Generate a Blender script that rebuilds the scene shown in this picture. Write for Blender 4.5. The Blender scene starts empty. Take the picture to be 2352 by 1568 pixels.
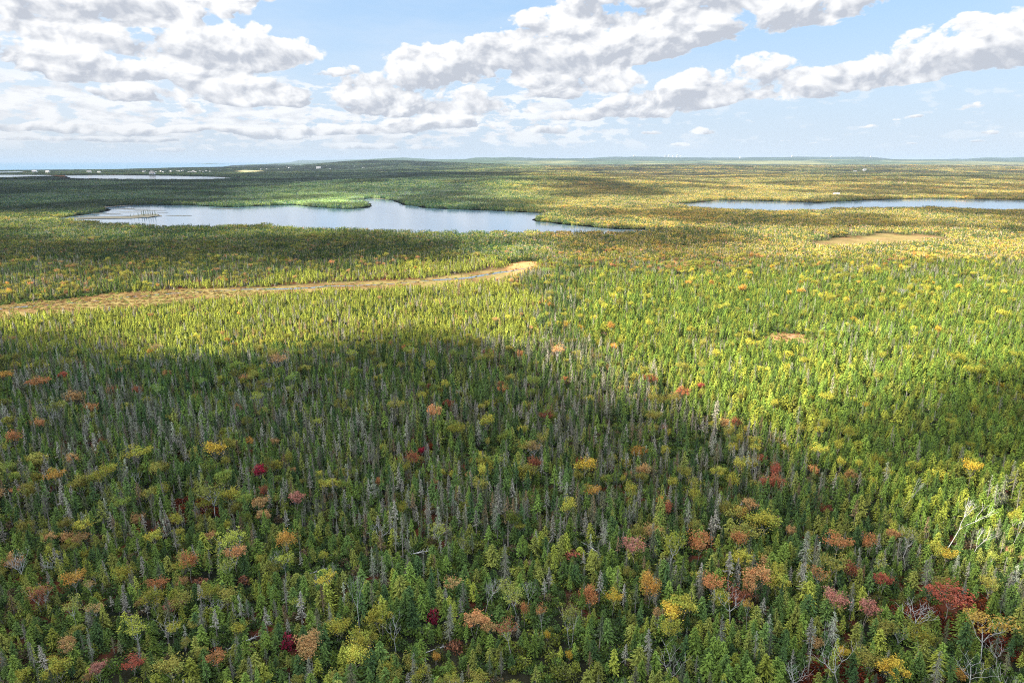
import bpy, math, random
import numpy as np
from mathutils import Vector, Matrix

# ------------------------------------------------------------------ camera, light, exposure
PITCH = math.radians(14.8)
CAM_H = 80.0
SUN_EL = math.radians(38.0)
SUN_AZ = math.radians(-104.0)          # measured clockwise from the view direction (+Y): the sun stands to the left, a little behind
SUN_DIR = Vector((math.sin(SUN_AZ) * math.cos(SUN_EL), math.cos(SUN_AZ) * math.cos(SUN_EL), math.sin(SUN_EL)))
sc = bpy.context.scene
col = sc.collection
cam_d = bpy.data.cameras.new('camera')
cam = bpy.data.objects.new('camera', cam_d)
col.objects.link(cam)
cam_d.lens = 24.0
cam_d.sensor_width = 36.0
cam_d.clip_start = 1.0
cam_d.clip_end = 120000.0
cam.location = (0, 0, CAM_H)
cam.rotation_euler = (math.radians(90) - PITCH, 0, 0)
sc.camera = cam

sun_d = bpy.data.lights.new('sun', 'SUN')
sun_d.energy = 5.0
sun_d.angle = math.radians(0.5)
sun_d.color = (1.0, 0.93, 0.77)
sun = bpy.data.objects.new('sun', sun_d)
sun.rotation_euler = SUN_DIR.to_track_quat('Z', 'Y').to_euler()
col.objects.link(sun)

sc.view_settings.view_transform = 'Standard'
sc.view_settings.look = 'None'
sc.view_settings.exposure = 2.05
sc.view_settings.gamma = 1.0
sc.render.engine = 'CYCLES'
sc.cycles.max_bounces = 5
sc.cycles.diffuse_bounces = 2
sc.cycles.glossy_bounces = 2
sc.cycles.transmission_bounces = 2
sc.cycles.volume_bounces = 0
sc.cycles.transparent_max_bounces = 16
sc.cycles.caustics_reflective = False
sc.cycles.caustics_refractive = False
sc.cycles.use_adaptive_sampling = False
sc.cycles.filter_width = 1.05
sc.cycles.use_denoising = False
sc.cycles.adaptive_threshold = 0.01

# display pixel (2352 x 1568 copy of the photograph) -> world and back, to read positions off the photograph once
F, CX, CY = 1568.0, 1176.0, 784.0
CP, SP = math.cos(PITCH), math.sin(PITCH)
def ray(px, py):
    a = (np.asarray(px, float) - CX) / F
    b = -(np.asarray(py, float) - CY) / F
    return a, CP + b * SP, -SP + b * CP
def ground(px, py, z=0.0):
    dx, dy, dz = ray(px, py)
    t = (z - CAM_H) / np.minimum(dz, -1e-4)
    return dx * t, dy * t
def project(x, y, z=0.0):
    zz = z - CAM_H
    depth = y * CP - zz * SP
    up = y * SP + zz * CP
    depth = np.maximum(depth, 1e-3)
    return CX + F * x / depth, CY - F * up / depth, depth

# ------------------------------------------------------------------ numpy noise
def vnoise(x, y, seed=0):
    xi = np.floor(x).astype(np.int64); yi = np.floor(y).astype(np.int64)
    fx = x - xi; fy = y - yi
    fx = fx * fx * (3 - 2 * fx); fy = fy * fy * (3 - 2 * fy)
    def h(a, b):
        n = (a * 374761393 + b * 668265263 + seed * 1442695041) & 0x7fffffff
        n = ((n ^ (n >> 13)) * 1274126177) & 0x7fffffff
        n = ((n ^ (n >> 16)) * 668265263) & 0x7fffffff
        return (n & 0xffff) / 65535.0
    a = h(xi, yi) * (1 - fx) + h(xi + 1, yi) * fx
    b = h(xi, yi + 1) * (1 - fx) + h(xi + 1, yi + 1) * fx
    return a * (1 - fy) + b * fy
def fbm(x, y, scale, seed=0, octv=4):
    s = 0; a = 0.5; tot = 0
    x = np.asarray(x, float) / scale; y = np.asarray(y, float) / scale
    for o in range(octv):
        s = s + a * vnoise(x, y, seed + o * 17); tot += a
        x = x * 2.03 + 5.1; y = y * 2.03 + 9.7; a *= 0.5
    return s / tot
def smooth(e0, e1, v):
    t = np.clip((v - e0) / (e1 - e0), 0, 1)
    return t * t * (3 - 2 * t)
def sdist(x, y, poly):
    """signed distance to a polygon, negative inside"""
    x = np.asarray(x, float); y = np.asarray(y, float)
    d = np.full(x.shape, 1e30); inside = np.zeros(x.shape, bool)
    n = len(poly)
    for i in range(n):
        ax, ay = poly[i]; bx, by = poly[(i + 1) % n]
        ex, ey = bx - ax, by - ay
        wx, wy = x - ax, y - ay
        t = np.clip((wx * ex + wy * ey) / (ex * ex + ey * ey + 1e-12), 0, 1)
        d = np.minimum(d, (wx - ex * t) ** 2 + (wy - ey * t) ** 2)
        c = (ay > y) != (by > y)
        if by != ay:
            xin = ax + (y - ay) * ex / (by - ay)
            inside ^= c & (x < xin)
    d = np.sqrt(d)
    return np.where(inside, -d, d)
def wpoly(pts):
    return [tuple(float(v) for v in ground(px, py)) for px, py in pts]

# ------------------------------------------------------------------ the layout of the place
LAKE1 = wpoly([(128, 503), (200, 493), (252, 485), (246, 476), (300, 472), (350, 471), (450, 473), (525, 477), (600, 474), (675, 471), (725, 477), (800, 481),
               (845, 478), (855, 470), (832, 459), (850, 456), (895, 460), (925, 471), (980, 479), (1075, 483), (1176, 487), (1255, 491), (1226, 504), (1231, 510),
               (1326, 519), (1416, 527), (1526, 531), (1500, 537), (1426, 540), (1300, 540), (1176, 540), (1000, 540), (800, 531), (725, 530), (600, 522),
               (425, 528), (300, 522), (240, 516), (170, 511)])
LAKE2 = wpoly([(1545, 470), (1601, 466), (1651, 461), (1776, 463), (1876, 467), (1986, 461), (2126, 457), (2352, 461), (2600, 466), (2650, 482), (2500, 488),
               (2352, 488), (2126, 481), (1926, 483), (1801, 490), (1676, 486), (1601, 480)])
POND1 = wpoly([(150, 403.5), (250, 402.5), (380, 404), (480, 406), (560, 411), (430, 415), (300, 414), (160, 412)])
POND2 = wpoly([(-300, 401), (0, 402), (110, 402.5), (130, 406), (0, 410), (-300, 412)])
POND3 = wpoly([(-200, 393.5), (0, 394.5), (45, 394), (60, 396.5), (-10, 398), (-200, 398)])
SEA = [tuple(ground(px, py)) for px, py in [(2, 391.5), (190, 390.3), (330, 389), (400, 388), (500, 385), (535, 380), (500, 377.5), (440, 376.5)]]
SEA = [(float(a), float(b)) for a, b in SEA] + [(-9000, 26000), (-9500, 34000), (-15000, 56000), (-59000, 59000), (-59000, 9000), (-9500, 5600)]
SEA_INLET = [tuple(float(v) for v in ground(px, py)) for px, py in [(475, 377.6), (530, 375.6), (600, 375), (640, 376.2), (575, 378.3), (535, 380)]]
BOG1 = wpoly([(-80, 706), (0, 701), (175, 684), (250, 673), (450, 662), (600, 659), (750, 648), (950, 641), (1075, 626), (1176, 608), (1236, 600), (1236, 622),
              (1150, 648), (1000, 662), (750, 673), (560, 688), (400, 700), (200, 722), (0, 738), (-80, 744)])
BOG2 = wpoly([(1836, 562), (1926, 547), (2026, 537), (2101, 537), (2180, 544), (2161, 557), (2086, 568), (1926, 573)])
BOG3 = wpoly([(1165, 606), (1200, 598), (1236, 600), (1240, 618), (1200, 634), (1165, 632)])
CLEAR1 = wpoly([(1752, 772), (1790, 762), (1850, 770), (1862, 790), (1800, 800), (1756, 792)])
CLEAR2 = wpoly([(1130, 862), (1190, 858), (1215, 868), (1180, 880), (1135, 878)])
ISLE = wpoly([(290, 499.5), (330, 493.5), (362, 493), (368, 497), (340, 501)])
MARSH = wpoly([(168, 501.5), (230, 498.5), (300, 498), (370, 495.5), (372, 497.5), (300, 503), (240, 503), (180, 504)])
FIELD1 = [tuple(float(v) for v in ground(px, py, 12)) for px, py in [(530, 391), (560, 388.2), (600, 389), (612, 391.5), (560, 392.5)]]
STREAM = [ground(px, py) for px, py in [(-60, 716), (30, 706), (120, 700), (200, 693), (290, 682), (340, 679), (380, 675), (450, 671), (520, 667), (600, 665), (640, 664),
                                        (750, 657), (840, 655), (930, 650), (1040, 641), (1100, 633), (1176, 623), (1230, 612)]]
STREAM = [(float(a), float(b)) for a, b in STREAM]

def height(x, y):
    x = np.asarray(x, float); y = np.asarray(y, float)
    r = np.hypot(x, y)
    h = np.zeros(x.shape)
    far = smooth(1500, 3200, y)
    h = h + far * 16 * smooth(.42, .72, fbm(x, y, 1400, 3, 3))
    h = h + smooth(700, 900, r) * 0.0
    # treed hill on the far side of the lake
    h = h + 20 * smooth(1500, 2300, y) * (1 - smooth(2900, 3500, y)) * smooth(-900, -300, x) * (1 - smooth(200, 900, x))
    # wooded hill before the sea
    def bump(cx, cy, sx, sy, a):
        return a * np.exp(-((x - cx) / sx) ** 2 - ((y - cy) / sy) ** 2)
    h = h + bump(-1500, 7600, 650, 700, 52) + bump(-500, 7500, 1100, 800, 34)
    h = h + bump(-3200, 9500, 1100, 500, 45) * 0.6
    h = h + bump(600, 5600, 1100, 600, 20) + bump(1800, 5300, 900, 600, 16) + bump(3300, 6900, 1700, 700, 34)
    h = h * (1 - .9 * smooth(3600, 4300, y) * (1 - smooth(-1500, -700, x)) * (1 - smooth(6000, 6800, y)))
    # far ridges right round to the horizon
    az = np.degrees(np.arctan2(x, np.maximum(y, 1)))
    k = smooth(8000, 12500, y) * smooth(-16.5, -9.0, az)
    h = h + k * (56 + 46 * fbm(x, y, 4200, 11, 4))
    k2 = smooth(13500, 16500, y) * smooth(-19, -7.5, az)
    h = h + k2 * (22 + 60 * smooth(.35, .7, fbm(az * 300, y * .15, 1500, 21, 4)))
    k3 = smooth(27000, 29500, y) * smooth(-31.0, -27.5, az) * (1 - k2)
    h = h + k3 * (105 + 45 * fbm(az * 300, y * .15, 900, 31, 3))
    # everything is level where water lies
    for poly, w in ((LAKE1, 260), (LAKE2, 260)):
        near = (np.abs(x) < 2600) & (y < 3200)
        if near.any():
            d = np.full(x.shape, 1e6); d[near] = sdist(x[near], y[near], poly)
            h = h * smooth(0, w, d)
    for poly, w in ((POND1, 250), (POND2, 250), (POND3, 250), (SEA, 500), (SEA_INLET, 300)):
        nr = (x < 500) & (y > 2500)
        if nr.any():
            d = np.full(x.shape, 1e6); d[nr] = sdist(x[nr], y[nr], poly)
            h = h * smooth(0, w, d)
    return h

# ------------------------------------------------------------------ tagging
def tag(o, label=None, cat=None, group=None, kind=None):
    if label: o['label'] = label
    if cat: o['category'] = cat
    if group: o['group'] = group
    if kind: o['kind'] = kind
    return o
def obj(name, me, parent=None):
    o = bpy.data.objects.new(name, me)
    col.objects.link(o)
    if parent: o.parent = parent
    return o

# ------------------------------------------------------------------ node helpers
class E:
    """a tiny expression wrapper over shader math nodes"""
    def __init__(s, nt, sock): s.nt, s.s = nt, sock
    def _m(s, op, *a, clamp=False):
        n = s.nt.nodes.new('ShaderNodeMath'); n.operation = op; n.use_clamp = clamp
        for i, v in enumerate((s,) + a):
            if isinstance(v, E): s.nt.links.new(v.s, n.inputs[i])
            else: n.inputs[i].default_value = v
        return E(s.nt, n.outputs[0])
    def __add__(s, o): return s._m('ADD', o)
    __radd__ = __add__
    def __sub__(s, o): return s._m('SUBTRACT', o)
    def __rsub__(s, o): return s._m('MULTIPLY', -1.0) + o
    def __mul__(s, o): return s._m('MULTIPLY', o)
    __rmul__ = __mul__
    def __truediv__(s, o): return s._m('DIVIDE', o)
    def max(s, o): return s._m('MAXIMUM', o)
    def min(s, o): return s._m('MINIMUM', o)
    def pw(s, o): return s._m('POWER', o)
    def clamp(s): return s._m('ADD', 0.0, clamp=True)
    def step(s, a, b):
        n = s.nt.nodes.new('ShaderNodeMapRange'); n.interpolation_type = 'SMOOTHSTEP'
        s.nt.links.new(s.s, n.inputs['Value'])
        n.inputs['From Min'].default_value = a; n.inputs['From Max'].default_value = b
        return E(s.nt, n.outputs[0])
def comb(nt, x, y, z=0.0):
    n = nt.nodes.new('ShaderNodeCombineXYZ')
    for i, v in enumerate((x, y, z)):
        if isinstance(v, E): nt.links.new(v.s, n.inputs[i])
        else: n.inputs[i].default_value = v
    return n.outputs[0]
def noise(nt, vec, scale, detail=4, rough=.5, dim='3D', distort=0.0, out=0):
    n = nt.nodes.new('ShaderNodeTexNoise'); n.noise_dimensions = dim
    if vec is not None: nt.links.new(vec, n.inputs['Vector'])
    n.inputs['Scale'].default_value = scale; n.inputs['Detail'].default_value = detail
    n.inputs['Roughness'].default_value = rough; n.inputs['Distortion'].default_value = distort
    return E(nt, n.outputs[out])
def mixc(nt, f, a, b, mode='MIX'):
    n = nt.nodes.new('ShaderNodeMix'); n.data_type = 'RGBA'; n.blend_type = mode
    if isinstance(f, E): nt.links.new(f.s, n.inputs[0])
    else: n.inputs[0].default_value = f
    for v, k in ((a, 6), (b, 7)):
        if isinstance(v, (tuple, list)): n.inputs[k].default_value = tuple(v[:3]) + (1,)
        else: nt.links.new(v, n.inputs[k])
    return n.outputs[2]

# ------------------------------------------------------------------ world: sky texture with cumulus fields by direction
def build_world():
    w = bpy.data.worlds.new('World'); sc.world = w; w.use_nodes = True
    nt = w.node_tree; nt.nodes.clear()
    out = nt.nodes.new('ShaderNodeOutputWorld'); bg = nt.nodes.new('ShaderNodeBackground')
    nt.links.new(bg.outputs[0], out.inputs[0]); bg.inputs[1].default_value = 0.1
    sky = nt.nodes.new('ShaderNodeTexSky'); sky.sky_type = 'NISHITA'; sky.sun_disc = False
    sky.sun_elevation = SUN_EL; sky.sun_rotation = SUN_AZ
    sky.air_density = 1.0; sky.dust_density = 1.0; sky.ozone_density = 1.5
    tc = nt.nodes.new('ShaderNodeTexCoord'); sep = nt.nodes.new('ShaderNodeSeparateXYZ')
    nt.links.new(tc.outputs['Generated'], sep.inputs[0])
    X, Y, Z = (E(nt, sep.outputs[i]) for i in range(3))
    DEG = 57.29578
    az = X._m('ARCTAN2', Y) * DEG
    el = Z._m('ARCSINE') * DEG
    def sph(px, py):
        a, b, c = (float(v) for v in ray(px, py))
        return math.degrees(math.atan2(a, b)), math.degrees(math.atan2(c, math.hypot(a, b)))
    # warp
    wv = comb(nt, az * .16, el * .30)
    wn = nt.nodes.new('ShaderNodeTexNoise'); nt.links.new(wv, wn.inputs['Vector']); wn.inputs['Scale'].default_value = 1.0
    wn.inputs['Detail'].default_value = 2.0
    ws = nt.nodes.new('ShaderNodeSeparateColor'); nt.links.new(wn.outputs['Color'], ws.inputs[0])
    azw = az + (E(nt, ws.outputs[0]) - .5) * 5.0
    elw = el + (E(nt, ws.outputs[1]) - .5) * 2.2
    BL = [  # x, y, half width, half height (display px), tilt deg, weight
        (180, 6, 430, 62, 0, 1.35), (520, -8, 110, 52, 0, 1.1),
        (540, 128, 230, 62, 4, 1.25), (400, 100, 240, 50, 0, 1.0), (470, 190, 300, 34, -3, 1.0), (640, 120, 100, 52, 0, 1.0),
        (40, 115, 230, 56, 0, 1.3), (240, 165, 140, 42, 0, 1.2), (330, 222, 130, 24, -4, 1.1), (120, 60, 200, 40, 0, 1.0), (440, 250, 60, 18, 0, 1.0),
        (560, 222, 240, 22, -2, .9), (740, 240, 190, 26, -3, 1.0), (775, 165, 52, 17, 0, .9), 
        (940, 180, 170, 62, 10, 1.35), (985, 120, 80, 34, 0, 1.1), (900, 245, 220, 34, 0, 1.25), (1020, 232, 200, 40, 0, 1.2),
        (1150, 110, 150, 48, 0, 1.2), (1370, 120, 330, 62, 6, 1.35), (1620, 70, 380, 52, 10, 1.25), (1860, 30, 330, 42, 8, 1.1), (1420, 20, 180, 46, 0, 1.2), (1560, 10, 260, 60, 4, 1.2), (1260, 70, 170, 44, 0, 1.1), (1760, 70, 240, 40, 8, 1.1),
        (1180, 165, 330, 50, -3, 1.3), (1300, 205, 170, 30, 0, 1.0),
        (1660, 196, 240, 56, 5, 1.3), (1540, 240, 300, 38, 5, 1.15), (1900, 200, 230, 46, 8, 1.15),
        (2130, 132, 280, 72, 9, 1.4), (2330, 100, 200, 88, 8, 1.3),
        (1610, 300, 52, 11, 0, .8), (1498, 306, 44, 9, 0, .8), (1560, 332, 26, 6, 0, .7), (1998, 293, 34, 8, 8, .8), (2085, 272, 52, 8, 8, .7), (2230, 245, 110, 12, 3, .6),
        (2310, 305, 60, 9, 0, .8), (1870, 328, 26, 4, 0, .7), (2250, 326, 26, 4, 0, .7), (1810, 322, 22, 4, 0, .6), (2100, 330, 26, 4, 0, .6), (1290, 300, 90, 14, 0, .7),
        (120, 292, 190, 17, 0, 1.1), (210, 320, 260, 9, 0, .9), (500, 300, 260, 17, 0, .85), (780, 300, 190, 16, 0, .85), (1000, 290, 180, 20, 0, .9),
        (1080, 258, 190, 26, 0, 1.0), (1400, 268, 160, 18, 3, .9), (860, 338, 300, 9, 0, .7), (400, 345, 280, 7, 0, .5),
    ]
    A = None; B = None
    for (px, py, rx, ry, tilt, wgt) in BL:
        a0, e0 = sph(px, py)
        a1, _ = sph(px + rx, py); _, e1 = sph(px, py - ry)
        ra, re = abs(a1 - a0), abs(e1 - e0)
        du = azw - a0 if ry > 16 else (az + (E(nt, ws.outputs[0]) - .5) * 1.2) - a0
        dv = elw - e0 if ry > 16 else (el + (E(nt, ws.outputs[1]) - .5) * .5) - e0
        if tilt:
            t = math.radians(tilt); c, s_ = math.cos(t), math.sin(t)
            du, dv = du * c + dv * s_, dv * c - du * s_
        u = du * (1 / ra)
        v = dv * (1 / re)
        vb = (v * -1.35).max(v * .85)        # flatter below, rounder above
        m = (1.0 - (u * u + vb * vb)).max(0.0) * wgt
        A = m if A is None else A + m
        vm = v * m
        B = vm if B is None else B + vm
    Hf = B / A.max(0.02)                     # height inside the cloud, -1 base .. 1 top
    # distant broken field near the horizon
    def puffs(da, de):
        v = comb(nt, (az + da) * .24, (el + de) * .40, 3.7)
        n1 = noise(nt, v, 1.0, 9, .62)
        v2 = comb(nt, (az + da) * .48, (el + de) * 1.5, 9.1)
        n2 = noise(nt, v2, 1.0, 7, .6)
        return n1, n2
    def billow(da, de, sc_):
        n = nt.nodes.new('ShaderNodeTexVoronoi'); n.feature = 'SMOOTH_F1'; n.inputs['Smoothness'].default_value = .35
        n.inputs['Scale'].default_value = 1.0; n.inputs['Detail'].default_value = 3.0; n.inputs['Roughness'].default_value = .55
        wob = (E(nt, ws.outputs[2]) - .5) * 1.4
        nt.links.new(comb(nt, (az + da) * sc_ + wob, (el + de) * sc_ * 1.35 - wob, 2.2), n.inputs['Vector'])
        return 1.02 - E(nt, n.outputs['Distance'])
    b1 = billow(0, 0, .40); c1 = billow(-.40, .45, .40)
    n1, n2 = puffs(0, 0)
    m1, m2 = puffs(-.8, .8)
    low = el.step(.2, 1.6) * (1.0 - el.step(4.6, 7.5))
    lowcov = low * (1.0 - az.step(0, 18) * .7)
    D = A.min(1.1) + ((n1 - .5) * 3.6 + b1 * 1.15) * (A * 2.8).clamp()
    dens = D.step(.28, .62)
    densb = ((n2 - .5) * 3.4 + (n1 - .5) * 1.2 + b1 * .6 + lowcov * .70).step(.38, .70) * lowcov
    cloud = dens.max(densb * .85)
    veil = noise(nt, comb(nt, az * .05, el * .22, 1.3), 1.0, 5, .6).step(.42, .75) * .35
    # light on the cloud: noise slope towards the sun, height in cloud, thickness
    slope = (n1 - m1) * 2.2 + (b1 - c1) * 1.5
    lit = (Hf * .95 + .56 + slope - (A - .8).max(0.0) * .25).clamp()
    lit_b = ((n2 - m2) * 2.2 + .74).clamp()
    usebig = dens.step(0.0, .5)
    L = lit * usebig + lit_b * (1.0 - usebig)
    L = L + (1.0 - cloud) * .35
    ccol = mixc(nt, L.clamp(), (2.25, 2.40, 2.70), (4.05, 4.07, 4.12))
    # left side of the sky, towards the sun, is paler
    hz = (1.0 - el.step(-1, 14))
    skyb = mixc(nt, .75, sky.outputs[0], (1.45, 2.35, 3.55))
    skyb = mixc(nt, hz * .8, skyb, (2.75, 3.15, 3.6))
    toward = (1.0 - az.step(-48, -4)) * .42
    skyb = mixc(nt, toward, skyb, (3.4, 3.65, 3.85))
    skyc = mixc(nt, veil, skyb, (3.4, 3.6, 3.9))
    c = mixc(nt, cloud.clamp(), skyc, ccol)
    # haze swallowing the cloud bases at the horizon
    c = mixc(nt, (1.0 - el.step(-.3, 3.2)) * .6, c, (2.9, 3.3, 3.7))
    c = mixc(nt, 1.0, c, (.625, .625, .625), 'MULTIPLY')
    c = mixc(nt, el.step(14, 34), c, (4.7, 5.3, 6.4))  # added bright sky above the view, fills the shaded wood with light
    nt.links.new(c, bg.inputs[0])
    w.cycles.sampling_method = 'MANUAL'; w.cycles.sample_map_resolution = 512
build_world()

# ------------------------------------------------------------------ materials
def newmat(name):
    m = bpy.data.materials.new(name); m.use_nodes = True
    nt = m.node_tree; nt.nodes.clear()
    out = nt.nodes.new('ShaderNodeOutputMaterial')
    return m, nt, out
def attr(nt, name, kind='GEOMETRY'):
    n = nt.nodes.new('ShaderNodeAttribute'); n.attribute_name = name; n.attribute_type = kind
    return n
def foliage_mat(name, trans=.28):
    m, nt, out = newmat(name)
    c = attr(nt, 'Col').outputs['Color']; t = attr(nt, 'tint', 'INSTANCER').outputs['Color']
    x = mixc(nt, 1.0, c, t, 'MULTIPLY')
    geo = nt.nodes.new('ShaderNodeNewGeometry')
    pn = noise(nt, geo.outputs['Position'], 1.7, 3, .6)
    f = (pn - .5) * .7 + 1.0
    v = comb(nt, f, f, f * .9)
    x = mixc(nt, 1.0, x, v, 'MULTIPLY')
    d = nt.nodes.new('ShaderNodeBsdfDiffuse'); nt.links.new(x, d.inputs[0])
    tr = nt.nodes.new('ShaderNodeBsdfTranslucent'); nt.links.new(x, tr.inputs[0])
    mx = nt.nodes.new('ShaderNodeMixShader'); mx.inputs[0].default_value = trans
    nt.links.new(d.outputs[0], mx.inputs[1]); nt.links.new(tr.outputs[0], mx.inputs[2])
    nt.links.new(mx.outputs[0], out.inputs[0])
    return m
def bark_mat(name, a, b):
    m, nt, out = newmat(name)
    geo = nt.nodes.new('ShaderNodeNewGeometry')
    n = noise(nt, geo.outputs['Position'], 3.0, 5, .65)
    c = mixc(nt, n.step(.3, .7), a, b)
    c = mixc(nt, 1.0, c, attr(nt, 'Col').outputs['Color'], 'MULTIPLY')
    d = nt.nodes.new('ShaderNodeBsdfPrincipled'); d.inputs['Roughness'].default_value = .85
    nt.links.new(c, d.inputs['Base Color']); nt.links.new(d.outputs[0], out.inputs[0])
    return m
M_FOL = foliage_mat('needles_and_leaves', .22)
M_BARK = bark_mat('grey_brown_bark', (.10, .085, .07), (.24, .22, .19))
M_PALE = bark_mat('pale_weathered_wood', (.22, .21, .19), (.50, .48, .45))

def water_mat(name, rough, bump, base=(.015, .03, .045), wscale=.35):
    m, nt, out = newmat(name)
    p = nt.nodes.new('ShaderNodeBsdfPrincipled')
    p.inputs['Base Color'].default_value = base + (1,); p.inputs['Roughness'].default_value = rough
    p.inputs['IOR'].default_value = 1.5 if rough < .3 else 1.2
    geo = nt.nodes.new('ShaderNodeNewGeometry')
    mp = nt.nodes.new('ShaderNodeMapping'); mp.inputs['Scale'].default_value = (.6, 1.0, 1.0)
    nt.links.new(geo.outputs['Position'], mp.inputs[0])
    n = noise(nt, mp.outputs[0], wscale, 5, .6)
    big = noise(nt, geo.outputs['Position'], .006, 3, .5)
    b = nt.nodes.new('ShaderNodeBump'); b.inputs['Strength'].default_value = bump; b.inputs['Distance'].default_value = .35
    h = n * (big.step(.3, .7) * .8 + .35)
    nt.links.new(h.s, b.inputs['Height']); nt.links.new(b.outputs[0], p.inputs['Normal'])
    nt.links.new(p.outputs[0], out.inputs[0])
    return m
M_LAKE = water_mat('rippled_lake_water', .08, .2, (.045, .08, .125))
M_SEA = water_mat('sea_water', .35, .4, (.06, .12, .18), .05)

def ground_mat():
    m, nt, out = newmat('forest_floor')
    geo = nt.nodes.new('ShaderNodeNewGeometry'); P = geo.outputs['Position']
    base = attr(nt, 'Col').outputs['Color']
    fs = attr(nt, 'far').outputs['Fac']
    n1 = noise(nt, P, .35, 6, .65); n2 = noise(nt, P, .045, 5, .6); n3 = noise(nt, P, .0035, 6, .65)
    f = (n1 - .5) * 1.5 + (n2 - .5) * .9 + 1.0
    x = mixc(nt, 1.0, base, comb(nt, f, f, f), 'MULTIPLY')
    g = ((n3 - .5) * 2.6 + (n2 - .5) * 2.0 + 1.0).max(.25)
    x2 = mixc(nt, 1.0, base, comb(nt, g, g, g), 'MULTIPLY')
    x = mixc(nt, E(nt, fs), x, x2)
    d = nt.nodes.new('ShaderNodeBsdfDiffuse'); nt.links.new(x, d.inputs[0])
    bmp = nt.nodes.new('ShaderNodeBump'); bmp.inputs['Strength'].default_value = .8; bmp.inputs['Distance'].default_value = 1.0
    nt.links.new(n1.s, bmp.inputs['Height']); nt.links.new(bmp.outputs[0], d.inputs['Normal'])
    nt.links.new(d.outputs[0], out.inputs[0])
    return m
M_GROUND = ground_mat()

def flat_mat(name, a, b, scale, rough=.9):
    m, nt, out = newmat(name)
    geo = nt.nodes.new('ShaderNodeNewGeometry')
    n = noise(nt, geo.outputs['Position'], scale, 6, .65)
    c = mixc(nt, n.step(.3, .7), a, b)
    d = nt.nodes.new('ShaderNodeBsdfPrincipled'); d.inputs['Roughness'].default_value = rough
    nt.links.new(c, d.inputs['Base Color']); nt.links.new(d.outputs[0], out.inputs[0])
    return m
M_SHORE = flat_mat('tan_shore_stones', (.20, .13, .08), (.42, .33, .24), .25)
M_SEDGE = flat_mat('brown_marsh_sedge', (.02, .02, .012), (.055, .048, .026), .4)
M_WALLP = flat_mat('white_clapboard', (.68, .67, .64), (.8, .79, .76), .5)
M_ROOF = flat_mat('grey_shingles', (.12, .12, .13), (.22, .21, .21), .6)
M_GLASS = flat_mat('dark_window_glass', (.05, .06, .08), (.08, .1, .12), .6, .2)
M_CONC = flat_mat('pale_concrete', (.45, .46, .48), (.6, .6, .6), .05)

# ------------------------------------------------------------------ mesh building
class MB:
    def __init__(s): s.v = []; s.f = []; s.c = []; s.m = []; s.n = 0
    def polys(s, P, C, mat=0):
        """P (n,k,3), C (n,3)"""
        n, k, _ = P.shape
        s.v.append(P.reshape(-1, 3)); s.c.append(np.repeat(C, k, 0))
        s.f.append((np.arange(n * k).reshape(n, k) + s.n)); s.m.append(np.full(n, mat)); s.n += n * k
    def tube(s, pts, rad, sides=5, colr=(1, 1, 1), mat=1):
        pts = np.asarray(pts, float); rad = np.asarray(rad, float)
        n = len(pts)
        d = np.gradient(pts, axis=0); d /= np.linalg.norm(d, axis=1)[:, None] + 1e-9
        ref = np.where(np.abs(d[:, 2:3]) > .9, np.array([[1., 0, 0]]), np.array([[0, 0, 1.]]))
        a = np.cross(d, ref); a /= np.linalg.norm(a, axis=1)[:, None] + 1e-9
        b = np.cross(d, a)
        th = np.linspace(0, 2 * np.pi, sides, endpoint=False)
        ring = pts[:, None, :] + rad[:, None, None] * (np.cos(th)[None, :, None] * a[:, None, :] + np.sin(th)[None, :, None] * b[:, None, :])
        V = ring.reshape(-1, 3)
        i = np.arange(n - 1)[:, None] * sides; j = np.arange(sides)[None, :]; k = (j + 1) % sides
        F_ = np.stack([i + j, i + k, i + k + sides, i + j + sides], -1).reshape(-1, 4)
        s.v.append(V); s.c.append(np.tile(np.array(colr, float), (len(V), 1)))
        s.f.append(F_ + s.n); s.m.append(np.full(len(F_), mat)); s.n += len(V)
    def kites(s, c, a, b, C, mat=0):
        """diamond sprays: centre c, half-length vector a, half-width vector b"""
        P = np.stack([c - a, c + b - a * .15, c + a, c - b - a * .15], 1)
        s.polys(P, C, mat)
    def mesh(s, name, mats, only=None):
        V = np.concatenate(s.v); C = np.concatenate(s.c)
        fl = []; ml = []
        for f, m in zip(s.f, s.m):
            if only is not None:
                k = m == only
                f = f[k]; m = m[k]
            if len(f): fl.append(f); ml.append(m)
        if not fl: return None
        if only is not None:
            used = np.unique(np.concatenate([f.ravel() for f in fl]))
            remap = np.full(len(V), -1); remap[used] = np.arange(len(used))
            V = V[used]; C = C[used]; fl = [remap[f] for f in fl]; ml = [np.zeros(len(m), int) for m in ml]
        me = bpy.data.meshes.new(name)
        loops = np.concatenate([f.ravel() for f in fl])
        sizes = np.concatenate([np.full(len(f), f.shape[1]) for f in fl])
        starts = np.concatenate([[0], np.cumsum(sizes)[:-1]])
        me.vertices.add(len(V)); me.vertices.foreach_set('co', V.astype(np.float32).ravel())
        me.loops.add(len(loops)); me.loops.foreach_set('vertex_index', loops.astype(np.int32))
        me.polygons.add(len(sizes)); me.polygons.foreach_set('loop_start', starts.astype(np.int32))
        for m_ in mats: me.materials.append(m_)
        me.polygons.foreach_set('material_index', np.concatenate(ml).astype(np.int32))
        at = me.attributes.new('Col', 'FLOAT_COLOR', 'POINT')
        at.data.foreach_set('color', np.concatenate([C, np.ones((len(C), 1))], 1).astype(np.float32).ravel())
        me.update(calc_edges=True); me.validate()
        return me

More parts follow.
